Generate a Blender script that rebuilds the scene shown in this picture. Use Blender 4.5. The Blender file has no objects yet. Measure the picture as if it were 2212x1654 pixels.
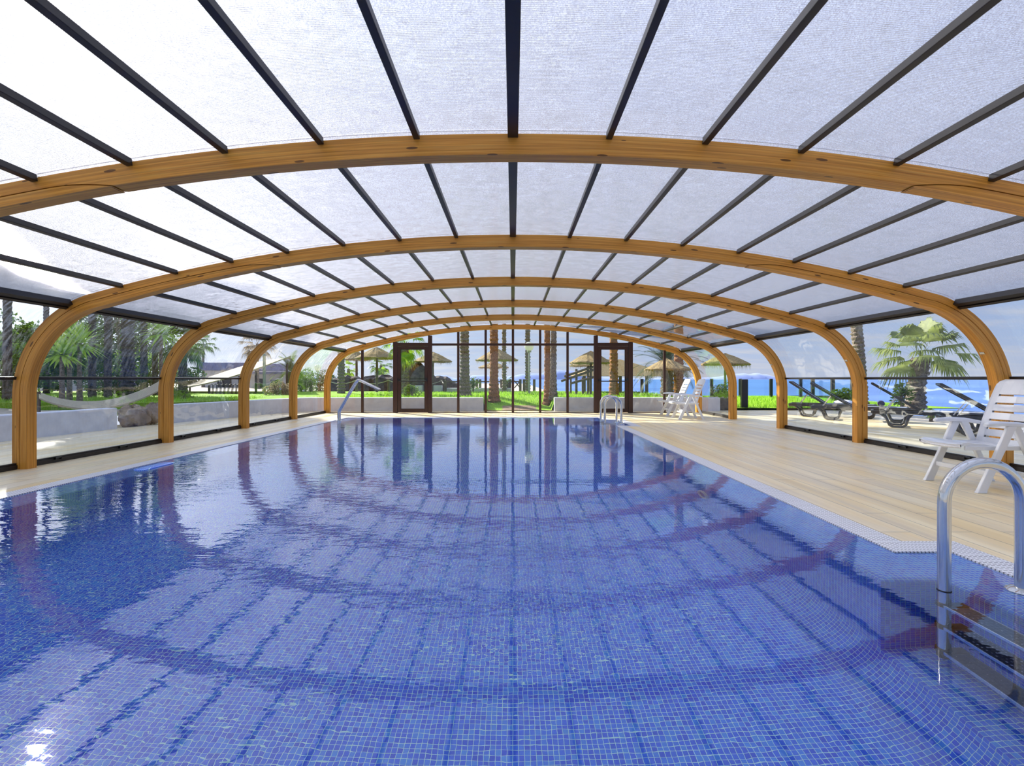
import bpy, math, random
from mathutils import Vector, Matrix
from math import sin, cos, pi, radians, sqrt, atan2
rnd = random.Random(7)
scene = bpy.context.scene
col = scene.collection

# ------------------------------------------------------------ camera
F = 1044.0                      # focal length in pixels of the 2212 px wide frame
VX, VY = 1108.0, 818.0          # vanishing point of the pool's long axis
cd = bpy.data.cameras.new('camera')
cd.sensor_width = 36.0
cd.lens = 36.0 * F / 2212.0
cd.shift_x = -(VX - 1106.0) / 2212.0
cd.shift_y = -(827.0 - VY) / 2212.0
cd.clip_start = 0.05; cd.clip_end = 60000
cam = bpy.data.objects.new('camera', cd)
cam.location = (0, 0, 1.0); cam.rotation_euler = (pi/2, 0, 0)
col.objects.link(cam); scene.camera = cam

def wx(px, Y): return (px - VX) * Y / F
def wz(py, Y): return 1.0 - (py - VY) * Y / F
def at(px, py, Y): return Vector((wx(px, Y), Y, wz(py, Y)))

# ------------------------------------------------------------ render look
scene.view_settings.view_transform = 'Standard'
scene.view_settings.look = 'None'
scene.view_settings.exposure = -0.05
scene.view_settings.gamma = 1.0
scene.view_settings.use_curve_mapping = False
cy = scene.cycles
cy.use_denoising = True
cy.max_bounces = 12; cy.diffuse_bounces = 3; cy.glossy_bounces = 5
cy.transmission_bounces = 10; cy.transparent_max_bounces = 16
cy.caustics_reflective = False; cy.caustics_refractive = True
cy.sample_clamp_indirect = 30.0
cy.blur_glossy = 0.3

# ------------------------------------------------------------ node helpers
class NT:
    def __init__(s, tree): s.t = tree; s.n = tree.nodes; s.l = tree.links
    def new(s, typ, **kw):
        n = s.n.new(typ)
        for k, v in kw.items():
            if k.startswith('in_'):
                key = k[3:]
                key = int(key) if key.isdigit() else key.replace('_', ' ')
                s.set(n, key, v)
            else: setattr(n, k, v)
        return n
    def set(s, n, key, v):
        if isinstance(v, bpy.types.NodeSocket): s.l.new(v, n.inputs[key])
        else:
            i = n.inputs[key]
            if i.type == 'RGBA' and len(v) == 3: v = (*v, 1)
            i.default_value = v
    def math(s, op, a, b=None, c=None):
        n = s.n.new('ShaderNodeMath'); n.operation = op
        for i, v in enumerate((a, b, c)):
            if v is not None: s.set(n, i, v)
        return n.outputs[0]
    def vmath(s, op, a, b=None, out=0):
        n = s.n.new('ShaderNodeVectorMath'); n.operation = op
        s.set(n, 0, a)
        if b is not None: s.set(n, 1, b)
        return n.outputs[out]
    def mix(s, f, a, b):
        n = s.n.new('ShaderNodeMix'); n.data_type = 'RGBA'
        s.set(n, 0, f); s.set(n, 6, a); s.set(n, 7, b); return n.outputs[2]
    def ramp(s, f, pts):
        n = s.n.new('ShaderNodeValToRGB'); s.l.new(f, n.inputs[0])
        e = n.color_ramp.elements
        while len(e) < len(pts): e.new(0.5)
        for el, (p, c) in zip(e, pts):
            el.position = p; el.color = (*c, 1) if len(c) == 3 else c
        return n.outputs[0]
    def maprange(s, f, a, b, c, d):
        n = s.n.new('ShaderNodeMapRange'); s.l.new(f, n.inputs[0])
        for i, v in enumerate((a, b, c, d)): n.inputs[i+1].default_value = v
        return n.outputs[0]
    def sep(s, v):
        n = s.n.new('ShaderNodeSeparateXYZ'); s.l.new(v, n.inputs[0]); return n.outputs
    def comb(s, x, y, z):
        n = s.n.new('ShaderNodeCombineXYZ')
        for i, v in enumerate((x, y, z)): s.set(n, i, v)
        return n.outputs[0]
    def noise(s, vec, scale, detail=3, rough=0.5, out=0):
        n = s.new('ShaderNodeTexNoise'); s.l.new(vec, n.inputs['Vector'])
        n.inputs['Scale'].default_value = scale; n.inputs['Detail'].default_value = detail
        n.inputs['Roughness'].default_value = rough
        return n.outputs[out]
    def mapping(s, vec, scale=(1,1,1), loc=(0,0,0), rot=(0,0,0)):
        n = s.new('ShaderNodeMapping'); s.l.new(vec, n.inputs[0])
        n.inputs['Scale'].default_value = scale; n.inputs['Location'].default_value = loc
        n.inputs['Rotation'].default_value = rot
        return n.outputs[0]
    def bump(s, h, strength, dist=0.01):
        n = s.new('ShaderNodeBump'); s.l.new(h, n.inputs['Height'])
        n.inputs['Strength'].default_value = strength; n.inputs['Distance'].default_value = dist
        return n.outputs[0]

def lin(r, g, b):
    f = lambda c: ((c/255)/12.92 if c/255 <= 0.04045 else (((c/255)+0.055)/1.055)**2.4)
    return (f(r), f(g), f(b))

def newmat(name):
    m = bpy.data.materials.new(name); m.use_nodes = True
    nt = NT(m.node_tree); nt.n.clear()
    out = nt.new('ShaderNodeOutputMaterial')
    return m, nt, out

def principled(name, base=(.5,.5,.5), rough=.5, metal=0.0, spec=.5, build=None, trans=0.0, coat=0.0):
    m, nt, out = newmat(name)
    p = nt.new('ShaderNodeBsdfPrincipled')
    nt.set(p, 'Base Color', base); nt.set(p, 'Roughness', rough); nt.set(p, 'Metallic', metal)
    nt.set(p, 'Specular IOR Level', spec)
    if coat: nt.set(p, 'Coat Weight', coat)
    if build: build(nt, p)
    if trans:
        t = nt.new('ShaderNodeBsdfTranslucent')
        src = p.inputs['Base Color']
        if src.links: nt.l.new(src.links[0].from_socket, t.inputs[0])
        else: t.inputs[0].default_value = src.default_value
        x = nt.new('ShaderNodeMixShader'); x.inputs[0].default_value = trans
        nt.l.new(p.outputs[0], x.inputs[1]); nt.l.new(t.outputs[0], x.inputs[2])
        nt.l.new(x.outputs[0], out.inputs[0])
    else: nt.l.new(p.outputs[0], out.inputs[0])
    return m

# ------------------------------------------------------------ sun and sky
SUN_AZ = radians(-44.5); SUN_EL = radians(28.6)
sun_dir = Vector((sin(SUN_AZ)*cos(SUN_EL), cos(SUN_AZ)*cos(SUN_EL), sin(SUN_EL)))
sd = bpy.data.lights.new('sun', 'SUN'); sd.energy = 12.0; sd.angle = radians(0.9); sd.color = (1, .93, .80)
sun = bpy.data.objects.new('sun', sd); col.objects.link(sun)
sun.rotation_euler = (-sun_dir).to_track_quat('-Z', 'Y').to_euler()
sun.location = sun_dir * 40

w = bpy.data.worlds.new('world'); scene.world = w; w.use_nodes = True
nt = NT(w.node_tree); nt.n.clear()
wo = nt.new('ShaderNodeOutputWorld'); bg = nt.new('ShaderNodeBackground')
tc = nt.new('ShaderNodeTexCoord'); dirv = nt.vmath('NORMALIZE', tc.outputs['Generated'])
sx, sy, sz = nt.sep(dirv)
zz = nt.math('MAXIMUM', sz, 0.0)
sky = nt.ramp(zz, [(0.0, lin(205, 214, 236)), (0.06, lin(186, 206, 240)), (0.25, lin(158, 187, 238)), (0.6, lin(150, 176, 228)), (1.0, lin(158, 180, 226))])
# clouds: project on to a plane overhead
inv = nt.math('DIVIDE', 1.0, nt.math('ADD', zz, 0.12))
cp = nt.comb(nt.math('MULTIPLY', sx, inv), nt.math('MULTIPLY', nt.math('MULTIPLY', sy, inv), 1.6), 0.0)
cn = nt.noise(cp, 1.1, 7, 0.62)
cmask = nt.ramp(cn, [(0.44, (0, 0, 0)), (0.64, (1, 1, 1))])
ccol = nt.mix(nt.noise(cp, 3.1, 4), lin(206, 208, 222), lin(246, 243, 240))
sky2 = nt.mix(nt.math('MULTIPLY', cmask, 0.55), sky, ccol)
dt = nt.vmath('DOT_PRODUCT', dirv, tuple(sun_dir), out=1)
dtc = nt.math('MAXIMUM', dt, 0.0)
g1 = nt.math('MULTIPLY', nt.math('POWER', dtc, 4.0), 0.75)
g2 = nt.math('MULTIPLY', nt.math('POWER', dtc, 24.0), 3.0)
g3 = nt.math('MULTIPLY', nt.math('POWER', dtc, 250.0), 6.0)
glow = nt.math('ADD', nt.math('ADD', g1, g2), g3)
gc = nt.vmath('SCALE', (1.0, .96, .90)); gc.node.inputs[3].default_value = 1.0
nt.l.new(glow, gc.node.inputs['Scale'])
tot = nt.vmath('ADD', sky2, gc)
zb = nt.vmath('SCALE', tot); nt.l.new(nt.maprange(zz, .50, 1.0, .96, 2.5), zb.node.inputs['Scale']); tot = zb   # extra sky brightness added overhead to light the pool floor
nt.set(bg, 0, tot); nt.set(bg, 1, .95)
nt.l.new(bg.outputs[0], wo.inputs[0])

# ------------------------------------------------------------ materials
def objco(nt): return nt.new('ShaderNodeTexCoord').outputs['Object']
def uvco(nt): return nt.new('ShaderNodeTexCoord').outputs['UV']

def mk_wood():
    def b(nt, p):
        uv = uvco(nt)
        a = nt.noise(nt.mapping(uv, (0.9, 46, 1)), 1.6, 4, .6)
        l = nt.noise(nt.mapping(uv, (0.12, 95, 1)), 1.0, 1)
        pl = nt.noise(nt.mapping(uv, (.8, 11, 1)), 1.0, 2)
        c = nt.ramp(a, [(.28, lin(166, 98, 22)), (.5, lin(222, 154, 56)), (.75, lin(240, 186, 92))])
        c = nt.mix(nt.maprange(l, .42, .62, .35, 0), c, lin(120, 66, 22))
        c = nt.mix(nt.maprange(pl, .3, .7, 0, .38), c, lin(238, 166, 74))
        v = nt.new('ShaderNodeTexVoronoi'); nt.l.new(nt.mapping(uv, (3.2, 15, 1)), v.inputs['Vector'])
        v.inputs['Scale'].default_value = 1.0
        k = nt.math('LESS_THAN', v.outputs['Distance'], 0.13)
        rr = nt.sep(v.outputs['Color'])
        k = nt.math('MULTIPLY', k, nt.math('GREATER_THAN', rr[0], 0.3))
        c = nt.mix(nt.math('MULTIPLY', k, .8), c, lin(66, 34, 16))
        nt.set(p, 'Base Color', c)
        nt.set(p, 'Normal', nt.bump(a, .15, .004))
    return principled('laminated_pine', rough=.42, spec=.35, build=b)
M_WOOD = mk_wood()

M_ALU = principled('bronze_aluminium', (.016, .012, .011), .42, 0.1)
M_GROOVE = principled('groove_seal', (.012, .010, .009), .7)
M_DOORFR = principled('brown_door_aluminium', (.052, .021, .013), .36, 0.15)
M_BLACK = principled('black_plastic', (.012, .012, .014), .4)
def _sb(nt, p):
    n = nt.noise(nt.mapping(objco(nt), (30, 30, 3)), 1.0, 3)
    nt.set(p, 'Roughness', nt.maprange(n, .3, .7, .08, .22))
M_STEEL = principled('stainless_steel', (.72, .72, .70), .13, 1.0, build=_sb)
M_WPLAST = principled('white_plastic', (.82, .83, .85), .22, coat=.3)
M_CAP = principled('dark_tread_cap', (.02, .02, .02), .5)

M_LIP = principled('polished_steel_lip', (.85, .86, .86), .2, .9)
def mk_tread():
    def b(nt, p):
        o = objco(nt)
        v = nt.new('ShaderNodeTexVoronoi'); nt.l.new(o, v.inputs['Vector']); v.inputs['Scale'].default_value = 48
        v.inputs['Randomness'].default_value = 0.15
        nt.set(p, 'Base Color', nt.ramp(v.outputs['Distance'], [(.18, lin(240, 243, 245)), (.30, lin(84, 92, 100))]))
        nt.set(p, 'Normal', nt.bump(v.outputs['Distance'], .6, .004))
    return principled('studded_steel', rough=.3, metal=.85, build=b)
M_TREAD = mk_tread()

def mk_tiles(name):
    P = .0255
    def b(nt, p):
        uv = uvco(nt)
        s = nt.vmath('SCALE', uv); s.node.inputs[3].default_value = 1.0 / P
        fr = nt.vmath('FRACTION', s); fl = nt.vmath('FLOOR', s)
        x, y, _ = nt.sep(fr)
        dx = nt.math('ABSOLUTE', nt.math('SUBTRACT', x, .5)); dy = nt.math('ABSOLUTE', nt.math('SUBTRACT', y, .5))
        g = nt.math('GREATER_THAN', nt.math('MAXIMUM', dx, dy), 0.45)
        wn = nt.new('ShaderNodeTexWhiteNoise'); nt.l.new(fl, wn.inputs['Vector'])
        t = nt.ramp(wn.outputs['Value'], [(0, (.035, .10, .82)), (.35, (.045, .145, .93)), (.7, (.06, .22, .98)), (1, (.09, .36, .98))])
        big = nt.noise(nt.vmath('SCALE', uv), 2.0, 2)
        t = nt.mix(nt.maprange(big, .3, .7, 0, .3), t, (.07, .24, .92))
        nt.set(p, 'Base Color', nt.mix(g, t, (.62, .97, .98)))
        nt.set(p, 'Roughness', nt.maprange(g, 0, 1, .25, .6))
    return principled(name, rough=.3, build=b)
M_TILE = mk_tiles('blue_glass_mosaic')

def mk_grate():
    def b(nt, p):
        uv = uvco(nt)
        s = nt.mapping(uv, (1/.022, 1/.03, 1)); fr = nt.sep(nt.vmath('FRACTION', s))
        a = nt.math('LESS_THAN', nt.math('ABSOLUTE', nt.math('SUBTRACT', fr[0], .5)), .16)
        c = nt.math('LESS_THAN', nt.math('ABSOLUTE', nt.math('SUBTRACT', fr[1], .5)), .36)
        k = nt.math('MULTIPLY', a, c)
        nt.set(p, 'Base Color', nt.mix(k, (.80, .80, .84), (.16, .16, .18)))
    return principled('white_slotted_plastic', rough=.45, build=b)
M_GRATE = mk_grate()

def mk_deck():
    def b(nt, p):
        o = objco(nt); x, y, _ = nt.sep(o)
        v = nt.comb(y, x, 0.0)
        br = nt.new('ShaderNodeTexBrick'); nt.l.new(v, br.inputs['Vector'])
        br.offset = .37; br.squash = 1
        for k, q in (('Scale', 1), ('Mortar Size', .0035), ('Mortar Smooth', 0), ('Bias', 0), ('Brick Width', 1.2), ('Row Height', .2)):
            br.inputs[k].default_value = q
        br.inputs['Color1'].default_value = (0, 0, 0, 1); br.inputs['Color2'].default_value = (1, 1, 1, 1)
        br.inputs['Mortar'].default_value = (.5, .5, .5, 1)
        a = nt.noise(nt.mapping(o, (16, .55, 1)), 1.0, 5, .55)
        a2 = nt.noise(nt.mapping(o, (5.5, .28, 1), (3, 1, 0)), 1.0, 3, .5)
        c = nt.ramp(a, [(.3, lin(232, 206, 150)), (.5, lin(242, 220, 170)), (.72, lin(246, 232, 196))])
        c = nt.mix(nt.maprange(a2, .42, .62, 0, .75), c, lin(208, 194, 170))
        c = nt.mix(nt.maprange(nt.noise(nt.mapping(o, (4, .5, 1), (9, 4, 0)), 1, 3), .45, .65, 0, .7), c, lin(232, 200, 128))
        c = nt.mix(nt.math('MULTIPLY', br.outputs['Color'], .35), c, lin(236, 226, 205))
        c = nt.mix(nt.math('MULTIPLY', br.outputs['Fac'], .7), c, lin(128, 112, 92))
        nt.set(p, 'Base Color', c)
        nt.set(p, 'Roughness', nt.maprange(a2, .35, .65, .28, .5))
    return principled('wood_look_porcelain', rough=.35, build=b)
M_DECK = mk_deck()

def mk_water():
    m, nt, out = newmat('pool_water')
    g = nt.new('ShaderNodeBsdfRefraction'); nt.set(g, 'IOR', 1.333); nt.set(g, 'Roughness', 0.0)
    nt.set(g, 'Color', (.93, .98, 1.0))
    gs = nt.new('ShaderNodeBsdfGlossy'); nt.set(gs, 'Roughness', 0.0); nt.set(gs, 'Color', (1, 1, 1))
    fr = nt.new('ShaderNodeFresnel'); nt.set(fr, 'IOR', 1.333)
    o = objco(nt); x, y, z = nt.sep(o)
    n1 = nt.noise(nt.mapping(o, (1.4, 2.6, 1)), 2.6, 3, .55)
    n2 = nt.noise(nt.mapping(o, (1, 1.6, 1), rot=(0, 0, .35)), 14, 2, .5)
    n3 = nt.noise(o, 45, 2, .5)
    # calmer on the right, a livelier patch in the middle and broader ripples on the left
    d = nt.vmath('DISTANCE', o, (0.10, 2.55, 0.0), out=1)
    patch = nt.maprange(d, .15, 1.1, 1.0, 0.0)
    left = nt.maprange(x, -3.4, 0.4, 1.0, 0.22)
    lowf = nt.noise(o, .8, 2)
    amp = nt.math('ADD', nt.math('MULTIPLY', left, nt.maprange(lowf, .35, .65, .55, 1.25)), nt.math('MULTIPLY', patch, .75))
    h = nt.math('ADD', nt.math('MULTIPLY', n1, .95), nt.math('ADD', nt.math('MULTIPLY', n2, .12), nt.math('MULTIPLY', n3, nt.math('MULTIPLY', nt.math('ADD', patch, .10), .075))))
    h = nt.math('MULTIPLY', h, amp)
    nb = nt.bump(h, 1.0, .0042)
    for q in (g, gs, fr): nt.set(q, 'Normal', nb)
    mx = nt.new('ShaderNodeMixShader')
    nt.l.new(nt.math('POWER', fr.outputs[0], .84), mx.inputs[0])
    nt.l.new(g.outputs[0], mx.inputs[1]); nt.l.new(gs.outputs[0], mx.inputs[2])
    nt.l.new(mx.outputs[0], out.inputs[0])
    return m
M_WATER = mk_water()

def mk_poly():
    m, nt, out = newmat('multiwall_polycarbonate')
    o = objco(nt)
    sp = nt.noise(o, 170, 1, .5)
    rib = nt.new('ShaderNodeTexWave'); rib.wave_type = 'BANDS'; rib.bands_direction = 'Y'
    nt.l.new(o, rib.inputs['Vector']); rib.inputs['Scale'].default_value = 14.0
    rib.inputs['Distortion'].default_value = 0.0
    dirt = nt.noise(nt.mapping(o, (.8, 6, .8)), 2.2, 5, .6)
    base = nt.ramp(sp, [(.38, (.58, .585, .62)), (.60, (.91, .91, .92))])
    base = nt.mix(nt.math('MULTIPLY', rib.outputs['Fac'], .22), base, (.62, .64, .72))
    base = nt.mix(nt.maprange(dirt, .45, .75, 0, .12), base, (.55, .56, .58))
    tr = nt.new('ShaderNodeBsdfTranslucent'); nt.l.new(base, tr.inputs[0])
    rf = nt.new('ShaderNodeBsdfRefraction'); nt.l.new(base, rf.inputs[0])
    nt.set(rf, 'IOR', 1.35); nt.set(rf, 'Roughness', .13)
    # the ribs run across the bay and tilt the surface to and fro along y, smearing the sun into a streak
    oy = nt.sep(o)[1]
    ph = nt.math('ADD', nt.math('MULTIPLY', oy, 571.0), nt.math('MULTIPLY', nt.noise(o, 9.0, 1), 9.0))
    tilt = nt.math('MULTIPLY', nt.math('SINE', ph), .80)
    ge = nt.new('ShaderNodeNewGeometry')
    nrm = nt.vmath('NORMALIZE', nt.vmath('ADD', ge.outputs['Normal'], nt.comb(0.0, tilt, 0.0)))
    nt.set(rf, 'Normal', nrm)
    gl = nt.new('ShaderNodeBsdfGlossy'); nt.set(gl, 'Roughness', .25); nt.set(gl, 'Color', (.9, .9, .95))
    m1 = nt.new('ShaderNodeMixShader'); m1.inputs[0].default_value = .74
    nt.l.new(tr.outputs[0], m1.inputs[1]); nt.l.new(rf.outputs[0], m1.inputs[2])
    m2 = nt.new('ShaderNodeMixShader'); m2.inputs[0].default_value = .05
    nt.l.new(m1.outputs[0], m2.inputs[1]); nt.l.new(gl.outputs[0], m2.inputs[2])
    tp = nt.new('ShaderNodeBsdfTransparent'); nt.set(tp, 0, (.95, .96, 1.0))
    m3 = nt.new('ShaderNodeMixShader'); m3.inputs[0].default_value = .16
    nt.l.new(m2.outputs[0], m3.inputs[1]); nt.l.new(tp.outputs[0], m3.inputs[2])
    nt.l.new(m3.outputs[0], out.inputs[0])
    return m
M_POLY = mk_poly()

def mk_glass(name, tint=(.95, .97, .98), wav=0.0, haze=0.0, ior=1.45):
    m, nt, out = newmat(name)
    o = objco(nt)
    tr = nt.new('ShaderNodeBsdfTransparent'); nt.set(tr, 0, tint)
    gl = nt.new('ShaderNodeBsdfGlossy'); nt.set(gl, 'Roughness', .02); nt.set(gl, 'Color', (1, 1, 1))
    ge = nt.new('ShaderNodeNewGeometry')
    cs = nt.math('ABSOLUTE', nt.vmath('DOT_PRODUCT', ge.outputs['Incoming'], ge.outputs['True Normal'], out=1))
    fz = nt.math('ADD', .03, nt.math('MULTIPLY', nt.math('POWER', nt.math('SUBTRACT', 1.0, cs), 5.0), .80))
    if wav:
        n = nt.noise(nt.mapping(o, (1.2, 1.2, 2.0)), 1.3, 2, .5)
        b = nt.bump(n, 1.0, wav); nt.l.new(b, gl.inputs['Normal'])
    mx = nt.new('ShaderNodeMixShader'); nt.l.new(fz, mx.inputs[0])
    nt.l.new(tr.outputs[0], mx.inputs[1]); nt.l.new(gl.outputs[0], mx.inputs[2])
    last = mx
    if haze:
        tl = nt.new('ShaderNodeBsdfTranslucent'); nt.set(tl, 0, (.8, .82, .85))
        hz = nt.noise(nt.mapping(o, (2, 9, 2), rot=(0, .6, 0)), 3.0, 4, .6)  # uneven cloudy streaks, denser higher up the sheet
        x, y, z = nt.sep(o)
        up = nt.maprange(z, .9, 1.8, .15, 1.0)
        m2 = nt.new('ShaderNodeMixShader')
        nt.l.new(nt.math('MULTIPLY', nt.maprange(hz, .45, .75, 0, haze), up), m2.inputs[0])
        nt.l.new(mx.outputs[0], m2.inputs[1]); nt.l.new(tl.outputs[0], m2.inputs[2]); last = m2
    nt.l.new(last.outputs[0], out.inputs[0])
    return m
M_GLASS = mk_glass('end_wall_glass')
M_SHEET_L = mk_glass('clear_curved_sheet_streaked', (.93, .95, .97), wav=.012, haze=.22)
M_SHEET_R = mk_glass('clear_curved_sheet', (.95, .97, .99), wav=.012, haze=.06)
M_RAILGL = mk_glass('railing_glass', (.80, .92, .94))

def noisy(name, c1, c2, scale=8, rough=.8, bump=.3, bd=.01, trans=0.0, stretch=(1,1,1), spec=.2):
    def b(nt, p):
        n = nt.noise(nt.mapping(objco(nt), stretch), scale, 5, .6)
        nt.set(p, 'Base Color', nt.ramp(n, [(.32, c1), (.68, c2)]))
        if bump: nt.set(p, 'Normal', nt.bump(n, bump, bd))
    return principled(name, rough=rough, build=b, trans=trans, spec=spec)
M_STUCCO = noisy('white_stucco', (.62, .62, .66), (.74, .74, .77), 5, .8, .1)
M_LAWN = noisy('lawn_turf', (.16, .34, .012), (.36, .60, .04), 26, .9, .9, .05)
M_BLADE = noisy('grass_blade', (.20, .42, .02), (.38, .62, .06), 4, .6, 0, trans=.45)
M_SOIL = noisy('brown_soil', (.20, .13, .08), (.36, .27, .17), 20, .95, .6, .03)
M_SAND = noisy('sandy_gravel', (.42, .36, .28), (.60, .54, .44), 14, .95, .5, .03)
M_ROCK = noisy('volcanic_rock', (.045, .038, .036), (.15, .12, .10), 5, .9, 1.0, .08)
M_ROCK2 = noisy('brown_boulder', (.22, .17, .13), (.42, .34, .27), 4, .9, 1.0, .08)
M_BARK = noisy('grey_palm_bark', (.11, .085, .065), (.42, .35, .28), 16, .95, 1.0, .05, stretch=(1.4, 1.4, 1.8))
M_BARKR = noisy('red_palm_bark', (.20, .085, .035), (.50, .26, .13), 15, .95, 1.0, .05, stretch=(1.4, 1.4, 2.4))
M_FROND = noisy('palm_frond_green', (.035, .10, .018), (.14, .26, .04), 5, .5, 0, trans=.4)
M_FROND_B = noisy('bright_frond', (.13, .28, .02), (.42, .60, .06), 5, .45, 0, trans=.5)
M_FROND_O = noisy('olive_fan_frond', (.075, .11, .03), (.36, .42, .11), 2.5, .45, 0, trans=.4)
M_YUCCA = noisy('bright_dracaena_leaf', (.34, .56, .05), (.72, .90, .18), 5, .45, 0, trans=.5)
M_BARKD = noisy('dark_palm_bark', (.035, .032, .038), (.16, .14, .14), 14, .95, 1.0, .05, stretch=(1.4, 1.4, 1.8))
M_FROND_D = noisy('date_frond_grey', (.035, .06, .035), (.12, .16, .08), 5, .5, 0, trans=.3)
M_DRY = noisy('dry_frond', (.20, .15, .09), (.45, .38, .26), 8, .8, 0, trans=.3)
M_LEAF = noisy('hedge_leaf', (.025, .07, .015), (.11, .20, .035), 3, .55, 0, trans=.4)
M_LEAF2 = noisy('shrub_leaf', (.09, .17, .02), (.24, .36, .06), 3, .55, 0, trans=.4)
M_THATCH = noisy('thatch', (.22, .15, .065), (.56, .43, .22), 30, .95, .8, .02, trans=.15, stretch=(1, 1, .4))
M_POLE = noisy('timber_pole', (.075, .055, .04), (.20, .16, .12), 12, .9, .4, .01, stretch=(2, 2, .4))
M_ROPE = principled('pale_rope', (.50, .47, .44), .9)
M_SEA = None
def mk_sea():
    def b(nt, p):
        o = objco(nt)
        n = nt.noise(nt.mapping(o, (.35, 1, 1)), .35, 5, .6)
        n2 = nt.noise(nt.mapping(o, (.02, .05, 1)), .3, 3, .5)
        c = nt.ramp(n2, [(.3, (.06, .14, .38)), (.7, (.13, .25, .53))])
        c = nt.mix(nt.maprange(n, .5, .75, 0, .3), c, (.16, .32, .55))
        nt.set(p, 'Base Color', c); nt.set(p, 'Normal', nt.bump(n, .5, .5))
    return principled('sea_water', rough=.35, build=b, spec=.35)
M_SEA = mk_sea()
M_HILL = noisy('hazy_hill', (.30, .36, .58), (.36, .42, .64), .002, 1.0, 0, spec=0)  # distance haze is mixed into the hill's base colour
M_ROOFBLUE = noisy('slate_roof', (.16, .16, .26), (.24, .24, .38), 3, .7, 0)
M_RENDER = noisy('pale_render', (.55, .53, .52), (.66, .64, .62), 2, .8, 0)
M_DARK = principled('dark_opening', (.02, .02, .025), .6)
def mk_canvas():
    def b(nt, p):
        uv = uvco(nt)
        y = nt.sep(uv)[1]
        s = nt.math('FRACT', nt.math('MULTIPLY', y, 9.0))
        k = nt.math('LESS_THAN', s, .12)
        nt.set(p, 'Base Color', nt.mix(k, (.66, .57, .40), (.12, .10, .07)))
    return principled('beige_canvas', rough=.85, build=b, trans=.25)
M_CANVAS = mk_canvas()
M_GLOBE = principled('opal_globe', (.80, .80, .76), .25, trans=.5)
M_GREYM = principled('grey_painted_metal', (.42, .43, .44), .45, .3)
M_LOUNGE = principled('charcoal_resin', (.028, .03, .034), .38)
M_MESH = principled('grey_sling_fabric', (.20, .22, .27), .7)
M_LAMP = principled('pool_light_rim', (.60, .80, .84), .35)
M_LENS = principled('pool_light_lens', (.12, .30, .75), .15)

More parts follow.
